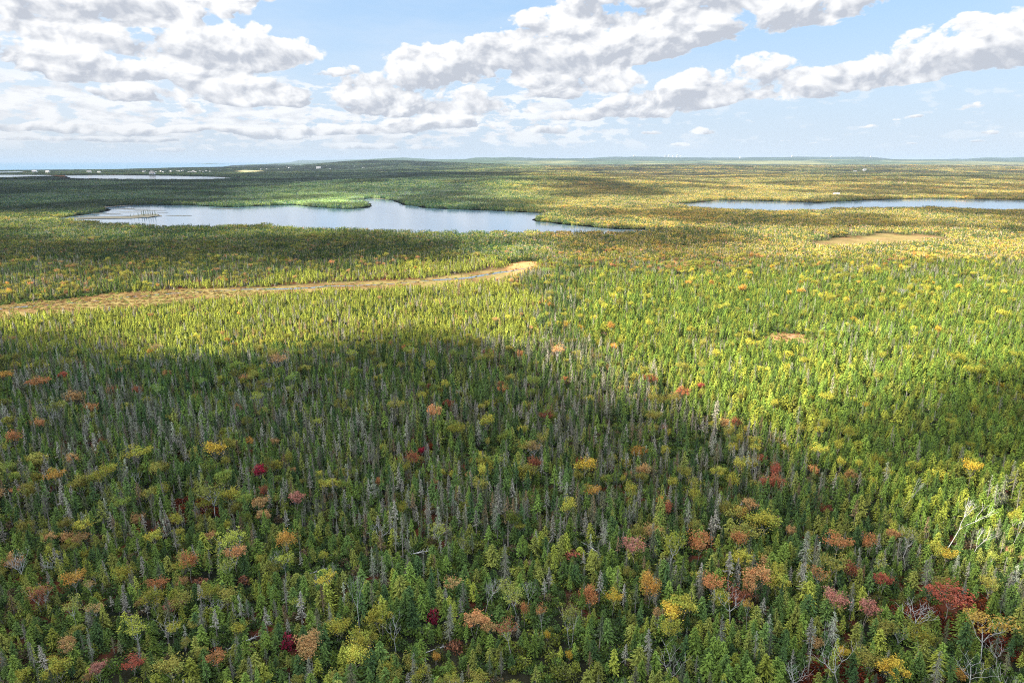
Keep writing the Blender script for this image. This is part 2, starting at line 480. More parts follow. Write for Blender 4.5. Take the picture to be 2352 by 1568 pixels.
def rndir(rng, n):
    v = rng.normal(size=(n, 3)); return v / np.linalg.norm(v, axis=1)[:, None]
def ortho(a, rng, flat=.0):
    r = rndir(rng, len(a)); 
    if flat: r = r * (1 - flat) + np.array([0, 0, 1.]) * flat
    b = np.cross(a, r); return b / (np.linalg.norm(b, axis=1)[:, None] + 1e-9)

def conifer(seed, H, R, base, whorls, per=6, k=5, size=.42, droop=.25, colr=(1, 1, 1), fine=.5, taper=.85, trunk_col=(1, 1, 1), var=.35, gaps=.15, warm=0.0):
    rng = np.random.default_rng(seed); mb = MB()
    k += 1; whorls = int(whorls * 1.1)
    n = whorls * per
    t = np.sort((np.arange(n) + rng.random(n)) / n) ** .92
    z = base + (H - base) * t
    keep = rng.random(n) > gaps * (1 - t)
    az = np.arange(n) * 2.39996 + rng.normal(0, .5, n)
    side = 1 + .28 * np.cos(az - rng.random() * 6.28)
    L = (R * (1 - t) ** taper * (.55 + .62 * rng.random(n)) * side + .10)
    br = .84 + .32 * rng.random(n)
    t, z, az, L, br = t[keep], z[keep], az[keep], L[keep], br[keep]; n = len(t)
    for j in range(k):
        f = (j + .35 + .5 * rng.random(n)) / k
        s_ = f * L
        dz = -droop * s_ * (1.25 - .9 * f) + rng.normal(0, .05, n) + .18 * s_ * t
        az2 = az + rng.normal(0, .16, n)
        c = np.stack([np.cos(az2) * s_, np.sin(az2) * s_, z + dz], 1)
        d = np.stack([np.cos(az2), np.sin(az2), -.42 - droop * .5 + .25 * t + rng.normal(0, .28, n)], 1)
        d /= np.linalg.norm(d, axis=1)[:, None]
        ln = size * .98 * (.55 + .6 * rng.random(n)) * (.6 + .4 * (1 - t))
        b = np.stack([-np.sin(az2), np.cos(az2), rng.normal(0, .30, n)], 1) + rng.normal(0, .22, (n, 3))
        b -= d * (b * d).sum(1)[:, None]; b /= np.linalg.norm(b, axis=1)[:, None] + 1e-9
        cc = np.array(colr)[None, :] * (br * (1 - var / 3 + var * .66 * rng.random(n)) * (.9 + .2 * f))[:, None]
        if warm: cc = cc * (1 + warm * f[:, None] * np.array([1.2, .5, -.3])[None, :])
        mb.kites(c, d * (ln * .62)[:, None], b * (ln * fine * .55)[:, None], cc)
    # leader
    m = 10; zz = H - rng.random(m) * .8 + .15
    d = np.tile([[0, 0, 1.]], (m, 1)) + rng.normal(0, .35, (m, 3)); d /= np.linalg.norm(d, axis=1)[:, None]
    mb.kites(np.stack([rng.normal(0, .04, m), rng.normal(0, .04, m), zz], 1), d * .22, ortho(d, rng) * .06, np.tile(np.array(colr) * 1.0, (m, 1)))
    lean = rng.normal(0, .02, 2)
    mb.tube([(0, 0, -.3), (lean[0] * H * .4, lean[1] * H * .4, H * .5), (0, 0, H + .1)], [.015 * H + .02, .009 * H + .015, .012], 5, trunk_col)
    return mb

def dead_conifer(seed, H, R, base, n=110, lichen=120, colr=(1, 1, 1), trunk_col=(1.05, 1.0, .95)):
    rng = np.random.default_rng(seed); mb = MB()
    t = np.sort(rng.random(n)); z = base + (H - base) * t
    az = rng.random(n) * 6.283
    L = R * (1 - t) ** .7 * (.35 + .8 * rng.random(n)) + .12
    for part in range(3):          # curved thin branch in three pieces
        f0, f1 = part / 3, (part + 1) / 3
        def pt(f):
            s_ = L * f
            return np.stack([np.cos(az) * s_, np.sin(az) * s_, z - .55 * s_ * f + .12 * s_], 1)
        a = pt(f0); b = pt(f1); d = (b - a) * .55
        w = (.030 * (1 - f0 * .6))
        up = np.tile([[0, 0, 1.]], (n, 1))
        sd = np.cross(d, up); sd /= np.linalg.norm(sd, axis=1)[:, None] + 1e-9
        cc = np.array(colr)[None, :] * (.75 + .5 * rng.random(n))[:, None]
        mb.kites((a + b) / 2, d, sd * w, cc); mb.kites((a + b) / 2, d, up * w, cc)
    if lichen:
        i = rng.integers(0, n, lichen); f = rng.random(lichen) ** .7
        s_ = L[i] * f
        c = np.stack([np.cos(az[i]) * s_, np.sin(az[i]) * s_, z[i] - .55 * s_ * f + .06 * s_ - .06], 1) + rng.normal(0, .05, (lichen, 3))
        d = np.stack([np.cos(az[i]), np.sin(az[i]), -.7 + .3 * rng.normal(size=lichen)], 1); d /= np.linalg.norm(d, axis=1)[:, None]
        cc = np.array(colr)[None, :] * (np.array([.75, .85, .66])[None, :]) * (.7 + .6 * rng.random(lichen))[:, None]
        mb.kites(c, d * .20, ortho(d, rng, .3) * .055, cc)
    l1, l2 = rng.normal(0, .03 * H, 2)
    mb.tube([(0, 0, -.3), (l1 * .3, l2 * .3, H * .35), (l1 * .5, l2 * .5, H * .7), (0, 0, H)], [.013 * H + .03, .011 * H + .02, .007 * H + .012, .012], 5, trunk_col)
    return mb

def limb_tree(seed, H, spread, levels=3, trunk_frac=.35, stems=1, leaf=None, fork=4, r0=.085, up=.75, colr=(1, 1, 1), flat=.55, nleaf=34, lsize=.25, csize=.62, lcol_var=.3, hue=None):
    """a broad-leaved tree: forking limbs; LEAF gives the crown cluster scale or None when bare"""
    rng = np.random.default_rng(seed); mb = MB(); tips = []
    def grow(p, d, L, r, lev):
        m1 = p + d * L * .5 + rng.normal(0, .05 * L, 3)
        q = p + d * L + rng.normal(0, .04 * L, 3) + np.array([0, 0, .08 * L])
        mb.tube([p, m1, q], [r, r * .8, r * .62], 4 if lev else 5, colr)
        if lev >= levels:
            tips.append(q); tips.append(m1); return
        nb = fork if lev == 0 else 3
        base = rng.random() * 6.28
        for i in range(nb):
            a = base + i * 6.283 / nb + rng.normal(0, .35)
            out = np.array([math.cos(a), math.sin(a), 0])
            nd = d * (.55 if lev else .45) + out * (spread * (.75 + .5 * rng.random())) + np.array([0, 0, up * (.5 + .4 * rng.random())])
            nd /= np.linalg.norm(nd)
            grow(q if i or lev else q, nd, L * (.62 + .25 * rng.random()) if lev else H * (.22 + .1 * rng.random()), r * .58, lev + 1)
    for s_ in range(stems):
        a = rng.random() * 6.28
        d = np.array([math.cos(a) * .25 * (stems > 1), math.sin(a) * .25 * (stems > 1), 1.0]) + rng.normal(0, .05, 3); d /= np.linalg.norm(d)
        grow(np.array([0, 0, -.2]) + np.array([math.cos(a), math.sin(a), 0]) * .12 * (stems > 1), d, H * trunk_frac, r0, 0)
    if leaf:
        T = np.array(tips)
        T = T[rng.random(len(T)) < leaf]
        if len(T) > 46: T = T[rng.choice(len(T), 46, replace=False)]
        for c0 in T:
            m = int(nleaf * (.6 + .8 * rng.random()))
            cs = csize * (.5 + .95 * rng.random())
            off = rng.normal(0, 1, (m, 3)) * np.array([cs, cs, cs * flat]) * .62
            c = c0 + off + np.array([0, 0, .15])
            d = rndir(rng, m) * np.array([1, 1, .45]); d /= np.linalg.norm(d, axis=1)[:, None]
            ln = lsize * (.6 + .7 * rng.random(m))
            base_c = np.ones(3) * (1 - lcol_var / 2 + lcol_var * rng.random())
            if hue is not None: base_c = base_c * (1 + np.array(hue) * rng.random())
            cc = base_c[None, :] * (.72 + .56 * rng.random(m))[:, None]
            mb.kites(c, d * (ln * .6)[:, None], ortho(d, rng, .5) * (ln * .42)[:, None], cc)
    return mb

def shrub(seed, R, Hh, n=230, size=.2, stems=True):
    rng = np.random.default_rng(seed); mb = MB()
    u = rndir(rng, n); u[:, 2] = np.abs(u[:, 2]); rr = rng.random(n) ** .4
    lump = 1 + .35 * np.sin(np.arctan2(u[:, 1], u[:, 0]) * 3 + seed) * (1 - u[:, 2])
    c = u * rr[:, None] * np.stack([R * lump, R * lump, np.full(n, Hh)], 1)
    d = rndir(rng, n) + np.array([0, 0, .5]); d /= np.linalg.norm(d, axis=1)[:, None]
    cc = np.ones((n, 3)) * (.6 + .8 * rng.random(n))[:, None]
    ln = size * (.6 + .8 * rng.random(n))
    mb.kites(c, d * (ln * .7)[:, None], ortho(d, rng, .3) * (ln * .4)[:, None], cc)
    if stems:
        for i in range(5):
            a = i * 1.26 + rng.random()
            e = np.array([math.cos(a) * R * .5, math.sin(a) * R * .5, Hh * .7])
            mb.tube([(0, 0, -.1), e * .5 + np.array([0, 0, .1]), e], [.03, .022, .01], 4, (1, 1, 1))
    return mb

# ------------------------------------------------------------------ prototypes: (kind -> list of MB)
PROTO = {}
PROTO['spruce_tree'] = [conifer(11 + i, 8.0, (1.15, 1.35, 1.0, 1.5, 1.2, 1.05, 1.3)[i], (1.2, .8, 2.2, .6, 2.8, 1.8, 3.2)[i], (19, 20, 17, 20, 15, 18, 13)[i],
                                6, 5, (.50, .52, .46, .56, .50, .46, .52)[i], (.25, .3, .2, .35, .28, .22, .34)[i], gaps=(.1, .1, .25, .05, .3, .2, .4)[i]) for i in range(7)]
PROTO['fir_tree'] = [conifer(41 + i, 4.6, (1.15, 1.3, 1.0, 1.2, 1.4)[i], (.25, .2, .4, .3, .15)[i], (15, 16, 14, 15, 15)[i], 7, 5, .46, .05, gaps=.05, taper=.7, warm=.10) for i in range(5)]
PROTO['dying_spruce'] = [conifer(61 + i, 8.2, (1.0, .85, 1.15, .95)[i], (2.0, 3.0, 1.4, 3.6)[i], (13, 11, 14, 10)[i], 6, 5, .44, (.4, .45, .36, .42)[i], fine=.42, gaps=.35,
                                 trunk_col=(1.1, 1.05, 1.0), var=.6) for i in range(4)]
PROTO['dead_spruce'] = [dead_conifer(81 + i, 8.5, (1.15, .9, 1.3, 1.0, .8)[i], (1.5, 2.2, 1.2, 1.8, 3.0)[i], (150, 120, 170, 110, 70)[i], (210, 90, 260, 150, 20)[i]) for i in range(5)]
PROTO['maple_tree'] = [limb_tree(101 + i, (7.2, 6.6, 7.6, 6.2, 7.0, 5.4)[i], (.62, .85, .55, .85, .62, .7)[i], 2, (.36, .42, .34, .45, .30, .26)[i], (1, 1, 1, 2, 2, 3)[i], .82, (5, 5, 4, 4, 4, 3)[i],
                                 .075, .85, flat=(.8, .6, .9, .55, .9, .9)[i], nleaf=46, csize=.66, hue=(.3, -.08, -.15), colr=(1.6, 1.55, 1.5)) for i in range(6)]
PROTO['birch_tree'] = [limb_tree(131 + i, (9.0, 8.2, 8.8)[i], (.5, .6, .55)[i], 2, (.48, .5, .42)[i], (1, 1, 2)[i], .8, 5, .075, .9, flat=.6, nleaf=26, lsize=.22, csize=.55, hue=(.1, 0, -.1)) for i in range(3)]
PROTO['bare_tree'] = [limb_tree(151 + i, (7.2, 8.0, 6.2, 7.5)[i], (.7, .45, .85, .6)[i], 3, (.40, .45, .26, .36)[i], (1, 1, 2, 1)[i], None, (4, 3, 3, 4)[i], .085, .8) for i in range(4)]
PROTO['shrub'] = [shrub(171 + i, (1.0, 1.3, .8, 1.15)[i], (1.0, .9, 1.3, 1.5)[i], (230, 260, 200, 260)[i]) for i in range(4)]
def log_mb(seed, L):
    rng = np.random.default_rng(seed); mb = MB()
    r = .12
    mb.tube([(-L / 2, 0, .35), (-L * .1, .1, .5), (L * .25, .05, .6), (L / 2, 0, .4)], [r, r * .85, r * .6, r * .25], 6, (1.1, 1.1, 1.1))
    for i in range(16):
        x = -L * .15 + L * .6 * rng.random(); a = rng.random() * 3.1
        l = .5 + 1.2 * rng.random()
        e = np.array([x + .5 * l, math.cos(a) * l * .7, .5 + math.sin(a) * l * .8])
        mb.tube([(x, 0, .5), (np.array([x, 0, .5]) + e) / 2 + rng.normal(0, .05, 3), e], [.035, .025, .01], 4, (1.2, 1.2, 1.2))
    for i in range(7):
        a = i * .9; e = np.array([-L / 2 - .25, math.cos(a) * .55, .35 + math.sin(a) * .5])
        mb.tube([(-L / 2 + .05, 0, .35), (-L / 2 - .05, math.cos(a) * .2, .35 + math.sin(a) * .2), e], [.08, .05, .02], 4, (.6, .5, .45))
    return mb
PROTO['fallen_log'] = [log_mb(191 + i, (6.5, 8.0)[i]) for i in range(2)]
BARK = {'birch_tree': M_PALE, 'bare_tree': M_PALE, 'fallen_log': M_PALE}
MESH = {}
for kind, lst in PROTO.items():
    bk = BARK.get(kind, M_BARK)
    MESH[kind] = [(mb.mesh(kind + '_whole', [M_FOL, bk]), mb.mesh(kind + '_crown', [M_FOL], 0), mb.mesh(kind + '_trunk', [bk], 1)) for mb in lst]

# patches of low detail trees for distance
PAL = {
    'green': [(.05, .095, .034), (.065, .115, .036), (.085, .135, .038), (.042, .08, .034)],
    'lime': [(.24, .27, .06), (.28, .29, .08), (.20, .22, .05), (.30, .27, .11)],
    'ochre': [(.30, .25, .06), (.34, .27, .07), (.27, .235, .06), (.33, .22, .08)],
    'olive': [(.20, .21, .045), (.24, .24, .05), (.17, .20, .045)],
    'grey': [(.26, .235, .20), (.32, .28, .24), (.21, .19, .16)],
    'red': [(.36, .14, .09), (.4, .19, .11)],
}
MIXES = {'con': dict(green=.78, olive=.10, grey=.10, ochre=.02), 'lime': dict(lime=.62, olive=.14, grey=.20, green=.04), 'mix': dict(green=.36, olive=.27, ochre=.10, grey=.20, lime=.06, red=.01),
         'dec': dict(ochre=.38, olive=.34, lime=.08, green=.10, grey=.08, red=.02), 'drab': dict(grey=.36, green=.42, olive=.17, ochre=.04, red=.01)}
def patch(seed, mix, size=16.0, nt_=38):
    rng = np.random.default_rng(seed); mb = MB()
    names = list(MIXES[mix]); pr = np.array([MIXES[mix][k] for k in names]); pr /= pr.sum()
    g = int(math.ceil(math.sqrt(nt_)))
    for i in range(g * g):
        x = ((i % g) + .5 + rng.normal(0, .33)) / g * size - size / 2; y = ((i // g) + .5 + rng.normal(0, .33)) / g * size - size / 2
        kind = names[rng.choice(len(names), p=pr)]
        c0 = np.array(PAL[kind][rng.integers(len(PAL[kind]))]) * (.8 + .4 * rng.random())
        if kind in ('ochre', 'red') or (kind in ('olive',) and rng.random() < .7):
            H = 5 + 2.5 * rng.random(); R = 1.3 + .9 * rng.random(); m = 34
            u = rndir(rng, m); u[:, 2] = u[:, 2] * .6 + .15
            c = u * R * (.6 + .4 * rng.random(m))[:, None] * np.array([1, 1, .8]) + np.array([x, y, H - R * .7])
            d = rndir(rng, m) * np.array([1, 1, .5]); s_ = .55
        else:
            H = (5.2 if kind != 'grey' else 5.8) + 3.0 * rng.random(); R = (1.1 + .6 * rng.random()) * (.72 if kind == 'grey' else 1); m = 30 if kind != 'grey' else 20
            t = (np.arange(m) + rng.random(m)) / m
            a = np.arange(m) * 2.4; s2 = R * (1 - t) ** .8 * (.5 + .6 * rng.random(m))
            c = np.stack([x + np.cos(a) * s2, y + np.sin(a) * s2, H * (.14 + .86 * t)], 1)
            d = np.stack([np.cos(a), np.sin(a), -.2 + .9 * t], 1); s_ = .50 if kind != 'grey' else .36
        d = d / np.linalg.norm(d, axis=1)[:, None]
        b = ortho(d, rng, .5)
        cc = c0[None, :] * (.8 + .4 * rng.random(m))[:, None]
        mb.kites(c, d * s_ * .8, b * s_ * .55, cc)
        P = np.array([[(x, y, 0), (x + .12, y, 0), (x, y, H * .8)]]); mb.polys(P, np.array([[.16, .14, .12]]))
    # under-storey
    m = 110
    c = np.stack([rng.uniform(-size / 2, size / 2, m), rng.uniform(-size / 2, size / 2, m), rng.uniform(.3, 1.4, m)], 1)
    d = rndir(rng, m) * np.array([1, 1, .5])
    k0 = names[int(np.argmax(pr))]
    mb.kites(c, d * .7, ortho(d / np.linalg.norm(d, axis=1)[:, None], rng, .5) * .5, np.array(PAL['green'][0])[None, :] * (.7 + .9 * rng.random(m))[:, None] * np.array([1.3, 1.1, 1]))
    return mb
PATCH = {k: [patch(300 + 10 * j + i, k).mesh('far_' + k, [M_FOL]) for i in range(4)] for j, k in enumerate(MIXES)}

# ------------------------------------------------------------------ the ground sheet
def build_ground():
    azs = np.concatenate([np.arange(-180, -52, 4.0), np.arange(-52, 52, .16), np.arange(52, 180, 4.0)])
    rs = 15 * 1.0165 ** np.arange(0, 506); rs = np.concatenate([[0.01], rs[rs < 58000], [58000]])
    A, R = np.meshgrid(np.radians(azs), rs, indexing='xy')
    x = R * np.sin(A); y = R * np.cos(A)
    z = height(x, y)
    px, py, dep = project(x, y, z)
    n1 = fbm(x, y, 60, 5, 5); n2 = fbm(x, y, 14, 6, 4); n3 = fbm(x, y, 700, 8, 5)
    c = np.zeros(x.shape + (3,))
    fl = np.array([.024, .022, .012]); rust = np.array([.09, .026, .013]); dk = np.array([.012, .014, .008])
    w = smooth(.35, .65, n1)[..., None]
    c[:] = fl * (1 - w) + dk * w
    w = (smooth(.60, .68, n2) * .8)[..., None]
    c = c * (1 - w) + rust * w
    # far canopy seen only as ground: mixed forest greens
    farw = smooth(3500, 8000, y)
    farc = np.array([.045, .065, .035])[None, None] * (1 - smooth(.4, .6, n3)[..., None]) + np.array([.12, .12, .055]) * smooth(.4, .6, n3)[..., None]
    ridge = smooth(10500, 13000, y)[..., None]
    farc = farc * (1 - ridge) + np.array([.030, .046, .036]) * (.6 + .8 * n3[..., None]) * ridge
    left = (1 - smooth(-400, 500, x))[..., None] * smooth(3500, 5000, y)[..., None]
    farc = farc * (1 - left * .8) + np.array([.035, .055, .03]) * left * .8
    c = c * (1 - farw[..., None]) + farc * farw[..., None]
    def paint(poly, colr, soft, colr2=None, sc_=12, only=None):
        nonlocal c
        near = (y > 200) & (y < 9000) & (np.abs(x) < 4000)
        d = np.full(x.shape, 1e6); d[near] = sdist(x[near], y[near], poly)
        wgt = 1 - smooth(-soft, soft, d + (n2 - .5) * soft * 2)
        cc = np.array(colr)
        if colr2 is not None:
            t = smooth(.42, .6, fbm(x, y * 2.5, sc_, 91, 4))[..., None]; cc = cc * (1 - t) + np.array(colr2) * t
        c = c * (1 - wgt[..., None]) + cc * wgt[..., None]
    paint(BOG1, (.155, .120, .046), 9, (.115, .070, .032), 18)
    paint(BOG2, (.18, .125, .055), 30, (.17, .13, .05), 30)
    paint(BOG3, (.32, .17, .07), 4)
    paint(CLEAR1, (.26, .13, .07), 3, (.2, .17, .05)); paint(CLEAR2, (.2, .1, .05), 3)
    paint(FIELD1, (.26, .23, .12), 50)
    mb = MB()
    nr, na = x.shape
    V = np.stack([x, y, z], -1).reshape(-1, 3)
    i = (np.arange(nr - 1)[:, None] * na); j = np.arange(na)[None, :]; k = (j + 1) % na
    Fq = np.stack([i + j, i + k, i + k + na, i + j + na], -1).reshape(-1, 4)[:, ::-1]
    mb.v = [V]; mb.c = [c.reshape(-1, 3)]; mb.f = [Fq]; mb.m = [np.zeros(len(Fq), int)]; mb.n = len(V)
    me = mb.mesh('forest_floor', [M_GROUND])
    at = me.attributes.new('far', 'FLOAT', 'POINT'); at.data.foreach_set('value', farw.ravel().astype(np.float32))
    me.polygons.foreach_set('use_smooth', np.ones(len(me.polygons), bool))
    o = obj('ground', me); tag(o, kind='structure')
build_ground()

# ------------------------------------------------------------------ water, shores, islands
def sheet(name, poly, z, mat, grow=0.0, skirt=.6):
    """a flat sheet with a short skirt so that it is a closed slab edge"""
    import bmesh
    bm = bmesh.new()
    P = [Vector((a, b, z)) for a, b in poly]
    area = sum(P[i].x * P[(i + 1) % len(P)].y - P[(i + 1) % len(P)].x * P[i].y for i in range(len(P)))
    if area < 0: P.reverse()
    if grow:
        n = len(P); Q = []
        for i in range(n):
            a, b, c = P[i - 1], P[i], P[(i + 1) % n]
            d1 = (b - a).normalized(); d2 = (c - b).normalized()
            nn = Vector((d1.y + d2.y, -d1.x - d2.x, 0)); nn = nn.normalized() if nn.length > 1e-6 else Vector((d1.y, -d1.x, 0))
            Q.append(b + nn * grow)
        P = Q
    vs = [bm.verts.new(p) for p in P]
    f = bm.faces.new(vs)
    low = [bm.verts.new(p - Vector((0, 0, skirt))) for p in P]
    for i in range(len(vs)):
        j = (i + 1) % len(vs); bm.faces.new((vs[i], low[i], low[j], vs[j]))
    bmesh.ops.triangulate(bm, faces=[f], ngon_method='EAR_CLIP')
    me = bpy.data.meshes.new(name); bm.to_mesh(me); bm.free(); me.materials.append(mat)
    o = obj(name, me); tag(o, kind='structure'); return o
def wiggle(poly, amp, step, seed):
    out = []; n = len(poly)
    for i in range(n):
        a = np.array(poly[i]); b = np.array(poly[(i + 1) % n]); L = np.linalg.norm(b - a)
        m = max(1, min(60, int(L / step))); nrm = np.array([b[1] - a[1], a[0] - b[0]]) / (L + 1e-9)
        for q in range(m):
            p = a + (b - a) * q / m
            out.append(tuple(p + nrm * amp * (float(fbm(p[0], p[1], step * 3, seed, 3)) - .5) * 2 * (1 if q else .4)))
    return out
LAKE1w = wiggle(LAKE1, 7, 14, 1); LAKE2w = wiggle(LAKE2, 8, 18, 2)
def shore_ring(poly, z, w):
    P = np.array(poly); n = len(P)
    if np.sum(P[:, 0] * np.roll(P[:, 1], -1) - np.roll(P[:, 0], -1) * P[:, 1]) < 0: P = P[::-1]
    d = np.roll(P, -1, 0) - np.roll(P, 1, 0); d /= np.linalg.norm(d, axis=1)[:, None] + 1e-9
    nn = np.stack([d[:, 1], -d[:, 0]], 1)
    wv = w * (.35 + 1.3 * fbm(P[:, 0], P[:, 1], 40, 66, 3))
    a = np.column_stack([P - nn * .8, np.full(n, z + .02)]); b = np.column_stack([P + nn * wv[:, None], np.full(n, z)]); c = np.column_stack([P + nn * (wv + .6)[:, None], np.full(n, -.3)])
    mb = MB(); a2, b2, c2 = np.roll(a, -1, 0), np.roll(b, -1, 0), np.roll(c, -1, 0)
    mb.polys(np.stack([a, b, b2, a2], 1), np.ones((n, 3))); mb.polys(np.stack([b, c, c2, b2], 1), np.ones((n, 3)))
    tag(obj('shore', mb.mesh('shore', [M_SHORE])), kind='structure')
shore_ring(LAKE1w, .30, 4.0); shore_ring(LAKE2w, .30, 5.0)
sheet('lake', LAKE1w, .40, M_LAKE)
sheet('lake', LAKE2w, .40, M_LAKE)
sheet('pond', wiggle(POND1, 25, 60, 3), 1.0, M_LAKE, skirt=3)
sheet('pond', POND2, 1.0, M_LAKE, skirt=3); sheet('pond', POND3, 1.0, M_LAKE, skirt=3)
sheet('sea', SEA, 1.2, M_SEA, skirt=2); sheet('sea', SEA_INLET, 1.6, M_SEA, skirt=2)
sheet('marsh', wiggle(MARSH, 3, 12, 9), .75, M_SEDGE)
sheet('island', wiggle(ISLE, 3, 8, 9), 1.1, M_SEDGE)
rg = np.random.default_rng(77)
for (px, py, l) in ((235, 491, 26), (300, 488, 22), (262, 493, 14), (345, 484, 26), (372, 489, 10), (315, 481.5, 20), (410, 496, 20), (520, 480, 26), (290, 480, 16), (200, 497, 16)):
    gx, gy = ground(px, py); gx, gy = float(gx), float(gy)
    pts = [(gx + l * math.cos(a) * (.8 + .4 * rg.random()) , gy + l * .22 * math.sin(a) * (.7 + .6 * rg.random()) ) for a in np.linspace(0, 6.28, 14)[:-1]]
    sheet('marsh', pts, .62, M_SEDGE)
# bog stream
def ribbon(pts, w, z, mat, name, broken=False):
    p = np.array(wiggle([*pts], 5, 9, 55)[:-1]); n0 = len(p)
    p = np.array([q for q in p if True])
    # drop the closing stretch that wiggle adds
    end = int(np.argmin(np.hypot(p[:, 0] - pts[-1][0], p[:, 1] - pts[-1][1]))); p = p[:end + 1]
    d = np.gradient(p, axis=0); d /= np.linalg.norm(d, axis=1)[:, None] + 1e-9
    nn = np.stack([-d[:, 1], d[:, 0]], 1)
    ww = w * (.35 + 1.6 * smooth(.35, .75, fbm(p[:, 0], p[:, 1], 22, 5, 3)))
    a = p + nn * ww[:, None]; b = p - nn * ww[:, None]
    mb = MB(); zz = np.full(len(p), z)
    A = np.column_stack([a, zz]); B = np.column_stack([b, zz])
    P = np.stack([A[:-1], A[1:], B[1:], B[:-1]], 1); mb.polys(P, np.ones((len(P), 3)))
    me = mb.mesh(name, [mat]); o = obj(name, me); tag(o, kind='structure')
ribbon(STREAM, 1.1, .06, M_LAKE, 'stream')

# ------------------------------------------------------------------ overhead clouds whose shade falls on the near wood
def cloud_mat():
    m, nt, out = newmat('cloud_vapour')
    v = nt.nodes.new('ShaderNodeVolumePrincipled'); v.inputs['Color'].default_value = (.95, .95, .97, 1)
    v.inputs['Density'].default_value = .08
    nt.links.new(v.outputs[0], out.inputs['Volume'])
    return m
M_CLOUD = cloud_mat()
CLOUD_Z = 1000.0
OFF = CLOUD_Z / math.tan(SUN_EL)
OX, OY = math.sin(SUN_AZ) * OFF, math.cos(SUN_AZ) * OFF
def cloud(poly, soft, strength, seed, res, label, holes=(), rag=60):
    xs = [p[0] for p in poly]; ys = [p[1] for p in poly]
    pad = soft * 2 + rag
    gx = np.arange(min(xs) - pad, max(xs) + pad, res); gy = np.arange(min(ys) - pad, max(ys) + pad, res)
    X, Y = np.meshgrid(gx, gy)
    d = sdist(X, Y, poly) + (fbm(X, Y, rag * 2.2, seed, 4) - .5) * rag * 2
    for (hx, hy, hr, hs) in holes:
        dh = np.hypot(X - hx, (Y - hy)) - hr + (fbm(X, Y, hr, seed + 5, 3) - .5) * hr * .6
        d = np.maximum(d, -dh * (soft / hs))
    S = (1 - smooth(-soft, soft, d)) * strength * (.82 + .36 * fbm(X, Y, 160, seed + 3, 3))
    T = -np.log(np.clip(1 - S, .04, 1)) * math.sin(SUN_EL) / .08
    T = np.where(S < .015, 0, T)
    ok = T > 0
    nr, nc = X.shape
    top = np.stack([X + OX, Y + OY, CLOUD_Z + T * .75], -1); bot = np.stack([X + OX, Y + OY, CLOUD_Z - T * .25], -1)
    idx = np.arange(nr * nc).reshape(nr, nc)
    q = ok[:-1, :-1] | ok[1:, :-1] | ok[:-1, 1:] | ok[1:, 1:]
    i = idx[:-1, :-1][q]; a = np.stack([i, i + 1, i + nc + 1, i + nc], 1)
    b = a[:, ::-1] + nr * nc
    # sides: where the grid of kept cells ends, both sheets meet (T = 0 there), so join the two vertices
    V = np.concatenate([top.reshape(-1, 3), bot.reshape(-1, 3)])
    zero = ~ok.ravel(); mp = np.arange(2 * nr * nc); mp[nr * nc:][zero] = np.arange(nr * nc)[zero]
    Fq = mp[np.concatenate([a, b])]
    mb = MB(); mb.v = [V]; mb.c = [np.ones((len(V), 3))]; mb.f = [Fq]; mb.m = [np.zeros(len(Fq), int)]; mb.n = len(V)
    used = np.unique(Fq); rm = np.full(len(V), -1); rm[used] = np.arange(len(used))
    mb.v = [V[used]]; mb.c = [np.ones((len(used), 3))]; mb.f = [rm[Fq]]
    me = mb.mesh('cloud', [M_CLOUD]); o = obj('cloud', me)
    tag(o, label, 'cloud', None, 'stuff')
    return o
hx, hy = (float(v) for v in ground(2330, 1262))
SHADE = wpoly([(-900, 720), (-200, 756), (60, 782), (300, 822), (560, 835), (760, 805), (900, 778), (1080, 785), (1240, 835), (1400, 900), (1560, 950), (1700, 1010), (1800, 1060), (1870, 1065),
               (1960, 985), (2060, 930), (2200, 905), (2352, 880), (2700, 840), (3400, 1000)]) + [(260, 90), (330, -60), (-420, -80), (-560, 120)]
cloud(SHADE, 19, .95, 1, 14, 'broad grey cloud overhead shading the near wood', holes=((hx + 3, hy, 24, 7),), rag=22)
cloud(wpoly([(-500, 505), (200, 520), (700, 535), (1180, 560), (1200, 588), (900, 606), (500, 618), (250, 640), (-500, 660)]), 45, .62, 2, 24, 'thin cloud shading the wood before the lake', rag=60)
cloud(wpoly([(-600, 409), (200, 404), (600, 400), (1000, 398), (1180, 400), (1300, 412), (1150, 424), (1000, 430), (860, 424), (720, 424), (620, 436), (520, 468), (300, 474), (0, 492), (-600, 520)]), 90, .86, 3, 45, 'wide cloud shading the hill beyond the lake', rag=110)
cloud(wpoly([(1290, 430), (1350, 425), (1440, 430), (1480, 438), (1400, 445), (1300, 442)]), 40, .85, 4, 24, 'small cloud beyond the lake', rag=50)
cloud(wpoly([(1215, 404), (1300, 400), (1400, 402), (1420, 408), (1300, 412)]), 60, .85, 5, 30, 'small distant cloud', rag=60)

# ------------------------------------------------------------------ haze
def build_haze():
    m, nt, out = newmat('air')
    v = nt.nodes.new('ShaderNodeVolumePrincipled'); v.inputs['Color'].default_value = (.30, .375, .475, 1)
    v.inputs['Density'].default_value = 3.5e-5
    nt.links.new(v.outputs[0], out.inputs['Volume'])
    E_, z0, z1 = 60000, -4, 236
    vs = [(x, y, z) for z in (z0, z1) for x, y in ((-E_, -E_), (E_, -E_), (E_, E_), (-E_, E_))]
    fs = [(3, 2, 1, 0), (4, 5, 6, 7), (0, 1, 5, 4), (1, 2, 6, 5), (2, 3, 7, 6), (3, 0, 4, 7)]
    me = bpy.data.meshes.new('haze'); me.from_pydata(vs, [], fs); me.materials.append(m)
    tag(obj('haze', me), kind='stuff')
build_haze()

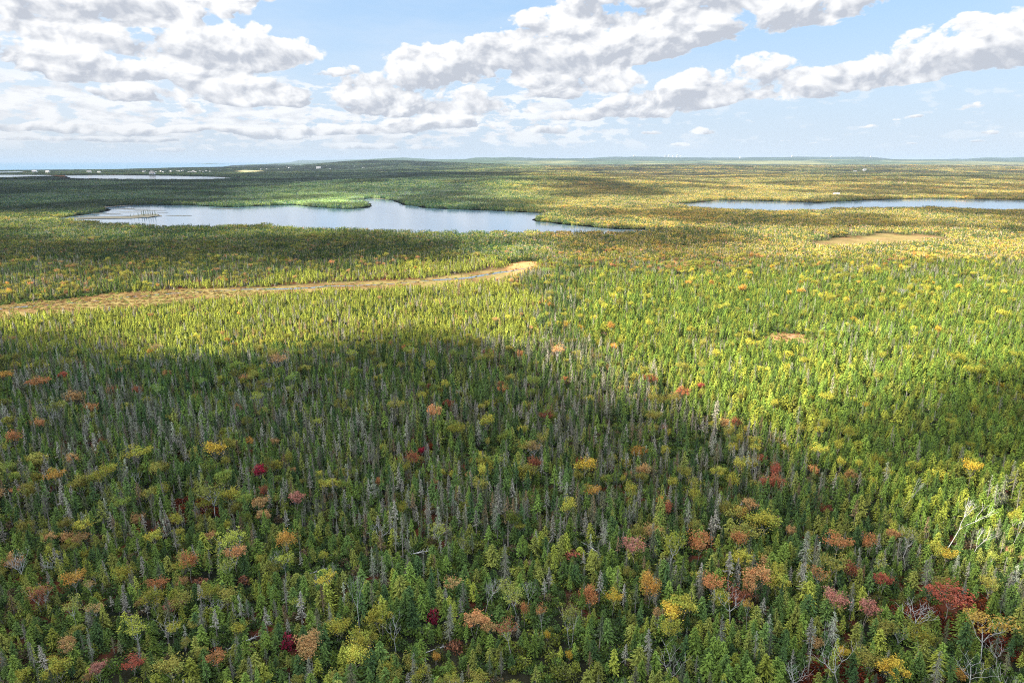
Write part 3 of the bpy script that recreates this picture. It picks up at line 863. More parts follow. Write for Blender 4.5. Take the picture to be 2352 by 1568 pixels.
# ------------------------------------------------------------------ colours
T_ = dict(dark=(.055, .098, .038), spruce=(.088, .142, .042), mid=(.135, .200, .044), olive=(.185, .205, .052), lime=(.27, .30, .055), ygreen=(.235, .265, .050), yellow=(.38, .31, .05),
          amber=(.36, .235, .06), orange=(.31, .16, .07), rust=(.20, .085, .05), red=(.28, .09, .06), crimson=(.25, .025, .05), peach=(.40, .24, .11), pink=(.31, .16, .13),
          grey=(.25, .235, .205), silver=(.36, .35, .32), brown=(.17, .12, .07), tan=(.28, .20, .09))
ADJ = dict(drab='grey-green', drabolive='dull olive', dark='dark green', spruce='deep green', mid='mid green', olive='olive green', lime='lime green', ygreen='yellow-green', yellow='yellow', amber='amber', orange='orange', rust='rust-brown',
           red='red', crimson='crimson', peach='peach-coloured', pink='pinkish', grey='grey', silver='silver-grey', brown='brown', tan='tan')

# ------------------------------------------------------------------ trees read off the photograph one by one
# kind, variant, px, py (a point of the crown), height of that point as a share of the tree, height m, width factor, colour, lean (deg, towards +x), label
A_ = [
 ('birch_tree', 0, 2262, 1450, .70, 9.5, 1.35, 'amber', 4, 'tall birch with amber crown on a pale trunk, lower right corner'),
 ('maple_tree', 1, 2182, 1350, .90, 8.0, 1.30, 'red', 0, 'flat-topped vivid orange-red maple on a bent pale trunk'),
 ('maple_tree', 0, 1924, 1366, .85, 6.5, 1.15, 'pink', -4, 'pinkish maple leaning beside the pink-crowned smaller maple'),
 ('maple_tree', 3, 1991, 1378, .85, 6.5, .85, 'pink', 3, 'smaller pink-crowned maple on a slim pale stem'),
 ('bare_tree', 0, 1680, 1385, .60, 7.5, 1.1, 'grey', 0, 'white bare tree with a wide fan of twigs'),
 ('bare_tree', 2, 1818, 1540, .50, 6.5, .9, 'grey', 8, 'forked white bare tree on the bottom edge below the pink maples'),
 ('bare_tree', 3, 1930, 1532, .50, 7.5, 1.25, 'grey', -14, 'wide-branching white bare tree leaning left on the bottom edge'),
 ('bare_tree', 1, 1886, 1482, .50, 7.5, .55, 'grey', 6, 'slim white bare stem above the bottom edge, between two bare trees'),
 ('bare_tree', 2, 2064, 1448, .60, 5.5, .75, 'grey', 0, 'low white fork rising from a dark green gap'),
 ('bare_tree', 1, 2182, 1212, .50, 11.0, .9, 'grey', 24, 'long white dead tree leaning right near the sunlit firs'),
 ('bare_tree', 3, 2235, 1250, .45, 8.0, .7, 'grey', 18, 'second leaning white dead tree at the edge of the sunlit firs'),
 ('bare_tree', 1, 2070, 1145, .50, 9.0, .35, 'grey', 26, 'thin bare pole leaning steeply over dark firs'),
 ('bare_tree', 1, 2327, 1232, .50, 7.0, .4, 'grey', 10, 'bright white snag standing in the sunlit patch'),
 ('maple_tree', 3, 2029, 1317, .88, 6.5, .75, 'red', 0, 'small scarlet maple over a grey skeleton'),
 ('maple_tree', 4, 1757, 1192, .75, 7.0, 1.45, 'lime', 0, 'broad lime-green maple beside the amber maple'),
 ('maple_tree', 0, 1700, 1175, .80, 6.5, .9, 'amber', 0, 'amber maple touching the broad lime-green maple'),
 ('maple_tree', 2, 1698, 1234, .78, 7.0, .9, 'orange', 0, 'orange maple with two slim pale stems'),
 ('maple_tree', 1, 1925, 1244, .80, 6.5, 1.25, 'orange', 0, 'broad dull orange maple with open sprays'),
 ('maple_tree', 2, 1994, 1244, .75, 6.5, .8, 'orange', 0, 'upright orange maple next to the broad dull orange one'),
 ('maple_tree', 1, 2172, 1268, .80, 5.5, .9, 'yellow', 0, 'small golden-yellow maple under the leaning dead trees'),
 ('dead_spruce', 2, 1850, 1268, .50, 9.5, 1.2, 'silver', 0, 'large lichen-hung dead spruce with shaggy silver branches'),
 ('dead_spruce', 0, 2132, 1322, .50, 9.0, 1.1, 'grey', 0, 'shaggy grey dead spruce left of the flat-topped red maple'),
 ('birch_tree', 1, 1721, 1386, .88, 6.5, .55, 'amber', 0, 'little amber parasol-shaped crown on a thin stem'),
 ('maple_tree', 2, 1738, 1318, .78, 7.5, 1.1, 'peach', 0, 'tall peach-coloured maple above the little amber parasol crown'),
 ('maple_tree', 5, 1941, 1484, .75, 4.0, .9, 'yellow', 0, 'low yellow-orange maple among dark firs near the slim white stem'),
 ('maple_tree', 5, 2205, 1530, .75, 4.2, .85, 'amber', 0, 'low amber maple at the foot of the tall amber birch'),
 ('maple_tree', 4, 1997, 1503, .75, 5.2, 1.35, 'olive', 0, 'round olive maple between the low white fork and bottom edge'),
 ('maple_tree', 4, 1358, 1362, .72, 6.0, .95, 'orange', 0, 'dense orange maple standing alone over dark firs'),
 ('maple_tree', 1, 1410, 1370, .80, 5.5, .8, 'yellow', 0, 'yellow maple just right of the dense orange maple'),
 ('maple_tree', 5, 1307, 1490, .75, 3.6, .55, 'yellow', 0, 'single bright yellow bush-like maple in dark firs'),
 ('shrub', 3, 997, 1410, .60, 2.6, .85, 'crimson', 0, 'upright crimson-pink shrub between small firs'),
 ('shrub', 1, 1045, 1474, .60, 2.4, .95, 'rust', 0, 'round rust-red shrub below the salmon maple'),
 ('maple_tree', 3, 1090, 1416, .80, 5.5, 1.25, 'peach', 0, 'wide salmon-coloured maple at the foot of a pale leaning trunk'),
 ('dead_spruce', 2, 856, 1300, .50, 8.5, .8, 'silver', 0, 'dense silver dead spruce standing clear over green firs'),
 ('dead_spruce', 1, 973, 1302, .50, 6.8, .6, 'silver', 0, 'narrow silver spire of a dead spruce'),
 ('bare_tree', 1, 823, 1400, .50, 10.0, .6, 'grey', -3, 'tall white bare tree with side spikes and a forked foot'),
 ('bare_tree', 0, 1213, 1362, .55, 7.0, .65, 'grey', 2, 'slim white bare tree forking into a small fan'),
 ('bare_tree', 3, 1112, 1372, .50, 7.5, .6, 'grey', 14, 'pale trunk leaning right over the salmon maple'),
 ('dead_spruce', 2, 1160, 1298, .50, 9.5, 1.1, 'grey', 0, 'big ragged grey-green dead spruce with sagging branches'),
 ('maple_tree', 2, 1205, 1398, .75, 5.5, .55, 'orange', 0, 'narrow orange maple below the slim fan-topped bare tree'),
 ('birch_tree', 1, 1246, 1408, .75, 6.5, .65, 'orange', 0, 'orange-leaved birch with a white twin trunk'),
 ('maple_tree', 5, 1256, 1444, .75, 3.8, .5, 'yellow', 0, 'small clear yellow maple below the orange birch'),
 ('maple_tree', 5, 1000, 1494, .75, 3.8, .6, 'amber', 0, 'small amber maple beside the grey fallen branch'),
 ('maple_tree', 4, 774, 1432, .75, 5.2, 1.1, 'lime', 0, 'rounded lime-olive maple left of the tall white bare tree'),
 ('birch_tree', 2, 1312, 1418, .75, 8.0, .75, 'olive', 0, 'thin-leaved olive birch on a straight white trunk'),
 ('dead_spruce', 4, 923, 1232, .55, 10.0, .9, 'silver', 0, 'tallest silver pole of the dead clump above the fallen trunks'),
 ('dead_spruce', 1, 908, 1226, .55, 9.0, .8, 'silver', 0, 'silver spire left of the tallest pole in the dead clump'),
 ('dead_spruce', 3, 937, 1238, .55, 8.5, .8, 'silver', 0, 'silver spire right of the tallest pole in the dead clump'),
 ('shrub', 1, 1313, 1268, .50, 2.0, 1.3, 'red', 0, 'orange-red huckleberry thicket glowing between tall trunks'),
 ('maple_tree', 1, 1457, 1247, .80, 7.0, 1.0, 'pink', 0, 'dusty pink maple among the upper dead trunks'),
 ('maple_tree', 2, 1605, 1242, .80, 7.5, 1.15, 'orange', 0, 'big tawny orange maple right of the dusty pink maple'),
 ('maple_tree', 0, 1722, 1340, .80, 6.0, .8, 'peach', 0, 'pale peach maple under the tall peach-coloured one'),
 ('shrub', 3, 663, 1470, .60, 2.8, 1.1, 'crimson', 0, 'deep crimson shrub with white stems behind it'),
 ('maple_tree', 3, 224, 1526, .80, 4.8, .8, 'pink', 0, 'light pinkish-red maple on the bottom edge, left side'),
 ('maple_tree', 1, 305, 1524, .80, 4.8, 1.0, 'red', 0, 'orange-red spreading maple beside the light pinkish-red one'),
 ('maple_tree', 1, 173, 1326, .80, 6.0, 1.0, 'amber', 0, 'amber maple with slanting sprays in the far left wood'),
 ('maple_tree', 2, 434, 1288, .75, 6.5, .9, 'orange', 0, 'tawny orange upright maple beside the rust-red floor'),
 ('maple_tree', 0, 539, 1266, .80, 7.0, .95, 'peach', 0, 'peach umbrella maple on a crooked pale trunk'),
 ('maple_tree', 2, 659, 1238, .75, 7.0, 1.05, 'amber', 0, 'tan-gold maple to the right of the rust-red floor'),
 ('maple_tree', 5, 521, 1190, .75, 5.0, .6, 'lime', 0, 'small bright lime maple by the slim snags'),
 ('maple_tree', 4, 135, 1530, .75, 5.5, 1.1, 'ygreen', 0, 'big yellow-green maple on the bottom edge, left corner'),
 ('maple_tree', 5, 50, 1532, .75, 4.8, .9, 'ygreen', 0, 'smaller yellow-green maple nearest the lower left corner'),
 ('shrub', 0, 458, 1334, .50, 1.8, 1.4, 'rust', 0, 'patch of rust-red huckleberry on the open floor'),
 ('shrub', 2, 560, 1330, .50, 1.8, 1.3, 'rust', 0, 'dark rust-red shrub under the peach umbrella maple'),
 ('bare_tree', 2, 492, 1478, .50, 3.4, .6, 'grey', 0, 'short white forked stump-like snag by the fallen log'),
 ('maple_tree', 1, 500, 1506, .80, 4.8, 1.0, 'orange', 0, 'orange maple just below the short white forked snag'),
 ('dead_spruce', 0, 206, 1480, .50, 6.5, .7, 'silver', 0, 'bright silver dead spruce in the lower left wood'),
 ('maple_tree', 2, 32, 1000, .80, 7.5, 1.0, 'orange', 0, 'orange-brown maple at the far left edge, half way up'),
 ('maple_tree', 4, 170, 906, .75, 8.0, 1.3, 'tan', 0, 'large tan maple of the upper left wood'),
 ('maple_tree', 1, 85, 874, .80, 7.5, 1.4, 'orange', 0, 'orange-red crown left of the large tan maple'),
 ('maple_tree', 3, 144, 856, .80, 7.0, .9, 'red', 0, 'small red crown above the large tan maple'),
 ('maple_tree', 1, 15, 858, .80, 7.0, 1.1, 'amber', 0, 'amber crown cut by the left edge, above the orange-brown maple'),
 ('maple_tree', 0, 492, 1027, .80, 8.5, 1.2, 'yellow', 0, 'big pale yellow maple standing over the dark spruces'),
 ('maple_tree', 3, 597, 1070, .80, 7.0, .8, 'crimson', 0, 'crimson-purple crown right of the big pale yellow maple'),
 ('maple_tree', 1, 313, 1040, .80, 8.0, 1.3, 'lime', 0, 'layered lime maple left of the big pale yellow maple'),
 ('maple_tree', 1, 123, 1088, .85, 7.5, .9, 'amber', 0, 'flat amber sprays of a maple over grey spruces'),
 ('maple_tree', 1, 255, 1072, .85, 7.5, .8, 'lime', 0, 'flat pale lime crown under the layered lime maple'),
 ('maple_tree', 4, 603, 1126, .75, 6.0, .8, 'rust', 0, 'rust-brown round maple on a crooked stem'),
 ('maple_tree', 3, 677, 1137, .75, 6.5, .9, 'pink', 0, 'pink-orange maple right of the rust-brown round one'),
 ('maple_tree', 4, 187, 1104, .75, 7.5, 1.1, 'olive', 0, 'domed olive maple below the flat amber sprays'),
 ('maple_tree', 5, 969, 1021, .80, 5.0, .6, 'crimson', 0, 'vivid crimson dot of a maple in the dark centre wood'),
 ('maple_tree', 2, 951, 1052, .75, 7.0, .9, 'rust', 0, 'dusky pink-brown maple below the vivid crimson one'),
 ('maple_tree', 4, 1228, 1057, .75, 6.5, .9, 'rust', 0, 'round rust-brown maple in the centre wood'),
 ('maple_tree', 5, 1331, 1042, .80, 5.0, .55, 'crimson', 0, 'little crimson maple between rust and yellow crowns'),
 ('maple_tree', 0, 1345, 1066, .78, 7.5, 1.2, 'yellow', 0, 'gold-tinged broad maple below the little crimson one'),
 ('maple_tree', 1, 1362, 1126, .80, 6.5, .9, 'amber', 0, 'amber layered maple below the gold-tinged broad maple'),
 ('maple_tree', 5, 1612, 873, .80, 6.0, .8, 'red', 0, 'lone red crown at the edge of the sunlit wood'),
 ('maple_tree', 4, 1404, 744, .75, 7.0, .9, 'amber', 0, 'lone golden round tree in the sunlit firs'),
 ('maple_tree', 2, 1780, 1078, .78, 7.0, .7, 'red', 0, 'small red-orange crown in the shaded right wood'),
 ('maple_tree', 4, 1955, 1300, .75, 6.0, .95, 'rust', 0, 'rusty brown maple left of the small scarlet maple'),
]
# fallen logs: px, py of the middle, rotation about z (deg), scale, label
LOGS = [(950, 1272, 20, 1.1, 'long grey fallen trunk below the clump of silver poles'), (735, 1310, 32, 1.0, 'grey fallen trunk with broken boughs left of the silver dead spruce'),
        (563, 1472, 38, .9, 'uprooted grey log beside the short white forked snag'), (1004, 1486, 25, .5, 'pale fallen branch beside the small amber maple'),
        (825, 1462, 8, .45, 'bleached fallen branch at the foot of the tall white bare tree'), (1345, 1250, -50, .9, 'slanting grey log under the orange-red thicket'),
        (2110, 1405, 25, .9, 'pale fallen bough left of the flat-topped red maple'), (205, 1180, 55, 1.0, 'slender fallen trunk propped in the left wood'),
        (430, 1280, 5, .6, 'short pale log on the rust-red forest floor'), (1700, 1160, 40, .9, 'thin fallen trunk above the amber maple')]

# ------------------------------------------------------------------ scatter the wood
SHORT = {'fir_tree': 4.6, 'spruce_tree': 8.0, 'dying_spruce': 8.2, 'dead_spruce': 8.5, 'maple_tree': 7.0, 'birch_tree': 9.0, 'bare_tree': 7.5, 'shrub': 1.3}
anch = []
for a in A_:
    kind, var, px, py, frac, H, wf, cn, lean, label = a
    H0 = SHORT[kind]
    gx, gy = ground(px, py, frac * H)
    anch.append(dict(kind=kind, var=var, x=float(gx), y=float(gy), H=H, s=H / H0, w=wf * (H / H0 if kind != 'shrub' else 1.3), tint=T_[cn], cn=cn, lean=lean, label=label, px=px, py=py))

def scatter_points(s, y0, y1, seed, margin=.12):
    rng = np.random.default_rng(seed)
    ys = np.arange(y0, y1, s * .87)
    out = []
    for i, yy in enumerate(ys):
        half = .75 * (yy * CP + CAM_H * SP) * (1 + margin) + 12
        xs = np.arange(-half, half, s) + (s / 2 if i % 2 else 0)
        out.append(np.stack([xs, np.full(len(xs), yy)], 1))
    P = np.concatenate(out)
    P += rng.uniform(-.46, .46, P.shape) * s
    return P[:, 0], P[:, 1]
def water_free(x, y, pad=5.5):
    ok = np.ones(x.shape, bool)
    for poly, p in ((LAKE1w, pad), (LAKE2w, pad + 1), (POND1, 45), (POND2, 45), (POND3, 45), (SEA, 30), (SEA_INLET, 20), (FIELD1, 20)):
        xs = [q[0] for q in poly]; ys = [q[1] for q in poly]
        m = (x > min(xs) - 60) & (x < max(xs) + 60) & (y > min(ys) - 60) & (y < max(ys) + 60)
        if m.any():
            ok[m] &= sdist(x[m], y[m], poly) > p
    return ok
def bogness(x, y):
    """0 outside the bogs, 1 well inside"""
    b = np.zeros(x.shape)
    m = (y > 200) & (y < 900)
    for poly, w in ((BOG1, 7), (BOG2, 30), (BOG3, 7), (CLEAR1, 5), (CLEAR2, 4)):
        d = sdist(x[m], y[m], poly) + (fbm(x[m], y[m], 12, 71, 3) - .5) * w
        b[m] = np.maximum(b[m], 1 - smooth(-w, w * .6, d))
    return b

NEAR_END = 560.0
rng = np.random.default_rng(2024)
x, y = scatter_points(2.15, 56, NEAR_END + 30, 5)
dith = rng.random(len(x))
k = (y < NEAR_END - 20 + 50 * dith)
x, y = x[k], y[k]
bog = bogness(x, y)
k = (rng.random(len(x)) > bog * .925) & water_free(x, y)
x, y, bog = x[k], y[k], bog[k]
px, py, dep = project(x, y, 4.0)
N = len(x)
n_big = fbm(x, y, 75, 41, 4); n_mid = fbm(x, y, 22, 42, 4); n_sm = fbm(x, y, 9, 43, 3); n_red = fbm(x, y, 30, 44, 4)
jit = (n_big - .5) * 260
X_, Y_ = px + jit, py + jit * .35
# zone weights in picture terms
fg = smooth(1130, 1260, Y_)                                              # young firs and maples nearest
right = smooth(0, 160, (X_ - 1240) - np.maximum(Y_ - 760, 0) * 1.9) * (1 - fg) * smooth(585, 650, Y_)   # dense green firs of the sunlit right
right = np.maximum(right, smooth(1900, 2050, X_) * smooth(600, 650, Y_) * (1 - smooth(1150, 1230, Y_)))
ybog = py - (712 - .088 * px)
limez = (1 - smooth(770, 830, Y_)) * smooth(-38, -18, ybog + (n_mid - .5) * 40) * (1 - smooth(1180, 1330, X_))
behind = (1 - smooth(-38, -18, ybog + (n_mid - .5) * 40)) * (1 - smooth(1180, 1330, X_))
rt = (1 - smooth(560, 640, Y_)) * smooth(1180, 1330, X_)
mid = np.clip(1 - fg - right - limez - behind - rt, 0, 1)
kinds = ['spruce_tree', 'fir_tree', 'dying_spruce', 'dead_spruce', 'maple_tree', 'birch_tree', 'bare_tree']
Wt = {  #        spruce fir dying dead maple birch bare
    'fg':     (.24, .42, .15, .085, .09, .012, .010),
    'mid':    (.42, .08, .31, .15, .075, .004, .0012),
    'right':  (.54, .38, .03, .028, .022, .0, .0005),
    'lime':   (.42, .34, .20, .03, .015, .0, .0),
    'behind': (.38, .18, .26, .05, .13, .0, .0),
    'rt':     (.26, .22, .20, .04, .28, .0, .0)}
Z = dict(fg=fg, mid=mid, right=right, lime=limez, behind=behind, rt=rt)
P = sum(Z[z][:, None] * np.array(Wt[z])[None, :] for z in Z)
# clumping: maples and dead trees gather
P[:, 4] *= np.clip((fbm(x, y, 16, 51, 3) - .30) * 4.2, .12, 3)
dd = np.clip((fbm(x, y, 20, 52, 3) - .28) * 4.0, .25, 2.6)
P[:, 2] *= dd; P[:, 3] *= dd
P[:, 1] *= np.clip((fbm(x, y, 18, 53, 3) - .25) * 3.6, .2, 2.2)
P /= P.sum(1)[:, None]
cum = P.cumsum(1); u = rng.random(N)
ki = (u[:, None] > cum).sum(1).clip(0, 6)
# heights and tints
scl = np.ones(N); wid = np.ones(N); tint = np.zeros((N, 3)); cname = np.empty(N, object)
def pick(mask, names, probs):
    idx = np.nonzero(mask)[0]
    if not len(idx): return
    p = np.array(probs, float); p = p / p.sum()
    ch = rng.choice(len(names), len(idx), p=p)
    for j, nm in enumerate(names):
        s_ = idx[ch == j]; tint[s_] = T_[nm]; cname[s_] = nm
zone = np.argmax(np.stack([Z[z] for z in Z], 1) + rng.random((N, len(Z))) * .25, 1); zn = list(Z)
isz = lambda z: zone == zn.index(z)
for z, con, dec in (('fg', (('spruce', 'mid', 'dark', 'olive', 'ygreen'), (.26, .30, .12, .22, .10)), (('olive', 'ygreen', 'lime', 'amber', 'orange', 'peach', 'tan', 'pink', 'red', 'rust', 'yellow'), (.32, .26, .08, .05, .03, .04, .13, .015, .005, .05, .02))),
                    ('mid', (('spruce', 'mid', 'dark', 'olive'), (.38, .27, .18, .17)), (('olive', 'ygreen', 'lime', 'mid', 'amber', 'orange', 'tan', 'rust', 'peach'), (.36, .20, .06, .24, .02, .012, .07, .03, .01))),
                    ('right', (('mid', 'spruce', 'olive', 'ygreen'), (.50, .14, .16, .20)), (('yellow', 'amber', 'ygreen', 'lime', 'orange', 'olive'), (.06, .02, .40, .30, .0, .22))),
                    ('lime', (('ygreen', 'olive', 'lime', 'mid'), (.46, .16, .34, .04)), (('lime', 'ygreen', 'tan', 'amber'), (.4, .4, .12, .08))),
                    ('behind', (('spruce', 'olive', 'mid', 'dark'), (.34, .3, .2, .16)), (('olive', 'ygreen', 'tan', 'peach', 'amber', 'lime'), (.46, .28, .14, .02, .01, .09))),
                    ('rt', (('olive', 'mid', 'ygreen'), (.4, .35, .25)), (('olive', 'ygreen', 'tan', 'amber', 'peach', 'lime'), (.25, .25, .2, .14, .06, .10)))):
    m = isz(z)
    pick(m & (ki <= 1), *con); pick(m & (ki >= 4), *dec)
m = ki == 2; pick(m, ('grey', 'olive', 'spruce', 'brown'), (.36, .22, .32, .10)); q_ = m & (cname == 'spruce'); tint[q_] = (.085, .10, .06); cname[q_] = 'drab'; q_ = m & (cname == 'olive'); tint[q_] = (.14, .14, .08); cname[q_] = 'drabolive'
m = (ki == 2) & isz('lime'); pick(m, ('tan', 'ygreen', 'grey'), (.3, .4, .3))
m = ki == 3; pick(m, ('grey', 'silver'), (.6, .4))
m = ki == 6; pick(m, ('grey',), (1,))
hb = .55 + .72 * rng.random(N) ** .9
scl = hb.copy()
scl[isz('fg') & (ki == 0)] *= .72; scl[isz('fg') & ((ki == 2) | (ki == 3))] *= .86; scl[isz('fg') & (ki >= 4)] *= .80
scl[isz('right') & (ki == 0)] *= .80; scl[isz('right') & (ki == 1)] *= 1.15
scl[isz('lime')] *= .70; scl[isz('behind')] *= .85; scl[isz('rt')] *= .85
scl *= .62 + .76 * n_mid
scl *= .90; scl[(ki == 0) | (ki == 2) | (ki == 3)] *= .86
scl *= 1 - .62 * bog; ki[bog > .5] = 1
wid = scl * (1.0 + .4 * rng.random(N))
wid[isz('right') & (ki <= 1)] *= 1.12; wid[isz('lime') & (ki <= 2)] *= 1.2
wid[ki == 4] *= .76; wid[(ki == 4) & ~isz('fg')] *= .85
# per-tree brightness drift, and slow drifts across the wood
tint *= (.62 + .72 * rng.random(N))[:, None]
tint *= (1 + .06 * right + .10 * limez - .16 * rt)[:, None]; tint[:, 0] *= 1 + .03 * right; tint[:, 2] *= 1 - .08 * right; tint[:, 1] *= 1 + .03 * right  # part of the right side's sunlight is put into the tint
tint *= (.86 + .34 * n_mid)[:, None]
tint[:, 0] *= .92 + .2 * n_big; 
nvar = np.array([len(PROTO[k_]) for k_ in kinds])
var = (rng.random(N) * nvar[ki]).astype(int)
keep = rng.random(N) < .25 + .75 * smooth(.30, .42, fbm(x, y, 9, 55, 3))
for a in anch:                                              # leave room round the trees read off the photograph, and in front of them
    R = 1.5 if a['kind'] != 'shrub' else 1.2
    d = np.hypot(x - a['x'], y - a['y']); keep &= d > R
    u_ = np.array([-a['x'], -a['y']]); u_ /= np.linalg.norm(u_)
    al = (x - a['x']) * u_[0] + (y - a['y']) * u_[1]; ac = np.abs((x - a['x']) * u_[1] - (y - a['y']) * u_[0])
    front = (al > 0) & (al < 6.5) & (ac < 1.3 * max(a['w'], .7)); 
    hgt = np.array([SHORT[k_] for k_ in kinds])[ki] * scl
    lim = .32 * a['H'] + al * .30
    ff = front & (hgt > lim)
    # cut the tall ones down to young firs
    ki[ff] = 1; scl[ff] = np.clip(lim[ff] / 4.6, .25, 1.0); wid[ff] = np.clip(scl[ff], .5, 1); var[ff] = var[ff] % 5
    gm = ff & np.array([c_ in ('grey', 'silver', 'brown', 'tan', 'peach', 'orange', 'red', 'rust', 'pink', 'amber', 'yellow') for c_ in cname])
    cname[gm] = 'spruce'; tint[gm] = T_['spruce']
for (lx, ly, rot, s_, lab) in LOGS:
    gx, gy = (float(v) for v in ground(lx, ly, .5)); r = math.radians(rot)
    al = (x - gx) * math.cos(r) + (y - gy) * math.sin(r); ac = np.abs(-(x - gx) * math.sin(r) + (y - gy) * math.cos(r))
    keep &= ~((np.abs(al) < 4.2 * s_) & (ac < 1.6))
    blk = (np.abs(x - gx) < 3.5 * s_) & (y < gy) & (y > gy - 4)
    scl[blk & keep] *= .5
trees = dict(x=x[keep], y=y[keep], ki=ki[keep], var=var[keep], s=scl[keep], w=wid[keep], tint=tint[keep], cn=cname[keep])

# ---- individuals: those that show largest, by kind
QUOTA = {'spruce_tree': 290, 'fir_tree': 290, 'dying_spruce': 240, 'dead_spruce': 150, 'maple_tree': 200, 'birch_tree': 30, 'bare_tree': 30, 'shrub': 200}
hts = np.array([SHORT[k_] for k_ in kinds])[trees['ki']] * trees['s']
tpx, tpy, tdep = project(trees['x'], trees['y'], hts * .6)
show = hts / tdep
inframe = (tpx > 4) & (tpx < 2348) & (tpy < 1560)
hero = np.zeros(len(hts), bool)
for j, kn in enumerate(kinds):
    idx = np.nonzero((trees['ki'] == j) & inframe)[0]
    q = QUOTA[kn] - sum(a['kind'] == kn for a in anch)
    hero[idx[np.argsort(-show[idx])][:q]] = True

def clamp01(c): return tuple(float(v) for v in c)
NAME_CAT = {'spruce_tree': 'spruce', 'fir_tree': 'fir', 'dying_spruce': 'spruce', 'dead_spruce': 'dead spruce', 'maple_tree': 'maple', 'birch_tree': 'birch', 'bare_tree': 'bare tree', 'shrub': 'shrub', 'fallen_log': 'log'}
GROUP = {'spruce_tree': 'green spruces of the near wood', 'fir_tree': 'young firs of the near wood', 'dying_spruce': 'thin dying spruces of the near wood', 'dead_spruce': 'dead grey spruces of the near wood',
         'maple_tree': 'maples of the near wood', 'birch_tree': 'birches of the near wood', 'bare_tree': 'bare dead broad-leaved trees', 'shrub': 'shrubs of the near wood', 'fallen_log': 'fallen logs'}
def plant(kind, v, loc, s, w, rz, tint_, label, lean=(0, 0)):
    crown, trunk = MESH[kind][v][1], MESH[kind][v][2]
    root = bpy.data.objects.new(kind, None); col.objects.link(root)
    root.empty_display_size = .5
    root.location = loc
    m = Matrix.Rotation(lean[0], 4, 'Y') @ Matrix.Rotation(lean[1], 4, 'X') @ Matrix.Rotation(rz, 4, 'Z')
    root.rotation_euler = m.to_euler()
    root.scale = (w, w, s)
    tag(root, label, NAME_CAT[kind], GROUP[kind])
    if crown is not None:
        c = bpy.data.objects.new('crown' if kind != 'shrub' else 'foliage', crown); col.objects.link(c); c.parent = root
        c['tint'] = clamp01(tint_)
    if trunk is not None:
        t = bpy.data.objects.new('trunk' if kind != 'shrub' else 'stem', trunk); col.objects.link(t); t.parent = root
        if kind not in ('bare_tree', 'fallen_log'): t['tint'] = (1.0, 1.0, 1.0)
    return root
rr = random.Random(5)
for a in anch:
    z = float(height(np.array([a['x']]), np.array([a['y']]))[0])
    plant(a['kind'], a['var'], (a['x'], a['y'], z), a['s'] if a['kind'] != 'shrub' else a['H'] / 1.3, a['w'] * (.9 if a['kind'] == 'maple_tree' else 1), rr.random() * 6.28, a['tint'], a['label'], (math.radians(a['lean']), 0))
for i, (lx, ly, rot, s_, lab) in enumerate(LOGS):
    gx, gy = (float(v) for v in ground(lx, ly, .5))
    plant('fallen_log', i % 2, (gx, gy, 0), s_, s_, math.radians(rot), (1, 1, 1), lab)

# ---- shrubs and under-storey
sx, sy = scatter_points(2.1, 56, 430, 9)
rs_ = np.random.default_rng(99)
kk = (rs_.random(len(sx)) < .74) & water_free(sx, sy)
sx, sy = sx[kk], sy[kk]; sb = bogness(sx, sy)
kk = rs_.random(len(sx)) > sb * .45; sx, sy, sb = sx[kk], sy[kk], sb[kk]
# bushes lining the bog stream
bx = []; 
for (p0, p1) in zip(STREAM[:-1], STREAM[1:]):
    L = math.dist(p0, p1); m_ = int(L / 2.4)
    f = rs_.random(m_); off = rs_.normal(0, 1, m_) * 2.2 + np.where(rs_.random(m_) < .5, 3.4, -3.4)
    nx, ny = -(p1[1] - p0[1]) / L, (p1[0] - p0[0]) / L
    bx.append(np.stack([p0[0] + (p1[0] - p0[0]) * f + nx * off, p0[1] + (p1[1] - p0[1]) * f + ny * off], 1))
bx = np.concatenate(bx)
nb0 = len(sx)
sx = np.concatenate([sx, bx[:, 0]]); sy = np.concatenate([sy, bx[:, 1]]); sb = np.concatenate([sb, np.ones(len(bx))])
Ns = len(sx)
shn = fbm(sx, sy, 13, 61, 4); shr = fbm(sx, sy, 26, 62, 4)
stint = np.zeros((Ns, 3)); scn = np.empty(Ns, object)
pr_ = rs_.random(Ns)
spx, spy, sdep = project(sx, sy, .8)
redz = (shr > .64) & (shn > .45)
for i_, (nm, m) in enumerate((('mid', pr_ < .34), ('spruce', (pr_ >= .34) & (pr_ < .66)), ('olive', (pr_ >= .66) & (pr_ < .85)), ('ygreen', (pr_ >= .85) & (pr_ < .94)), ('brown', pr_ >= .94))):
    stint[m] = T_[nm]; scn[m] = nm
m = redz & (rs_.random(Ns) < .75) & (spy > 1000); stint[m] = (.14, .032, .016); scn[m] = 'rust'
m = redz & (rs_.random(Ns) < .3) & (spy > 1000); stint[m] = (.22, .06, .025); scn[m] = 'red'
m = sb > .5; stint[m] = (.20, .12, .05); scn[m] = 'brown'
m2 = m & (rs_.random(Ns) < .55); stint[m2] = (.27, .20, .08); m2 = m & (rs_.random(Ns) < .25); stint[m2] = T_['olive']; scn[m2] = 'olive'
stint *= (.42 + .48 * rs_.random(Ns))[:, None]
stint[sb > .5] *= 1.7
ss = .8 + .9 * rs_.random(Ns); sw = .9 + .9 * rs_.random(Ns); ss[sb > .5] *= .5; sw[sb > .5] *= .8
svar = rs_.integers(0, 4, Ns)
okk = np.ones(Ns, bool)
for a in anch:
    if a['kind'] == 'shrub': okk &= np.hypot(sx - a['x'], sy - a['y']) > 2
sshow = ss / sdep; sin_ = (spx > 4) & (spx < 2348) & (spy < 1555) & okk
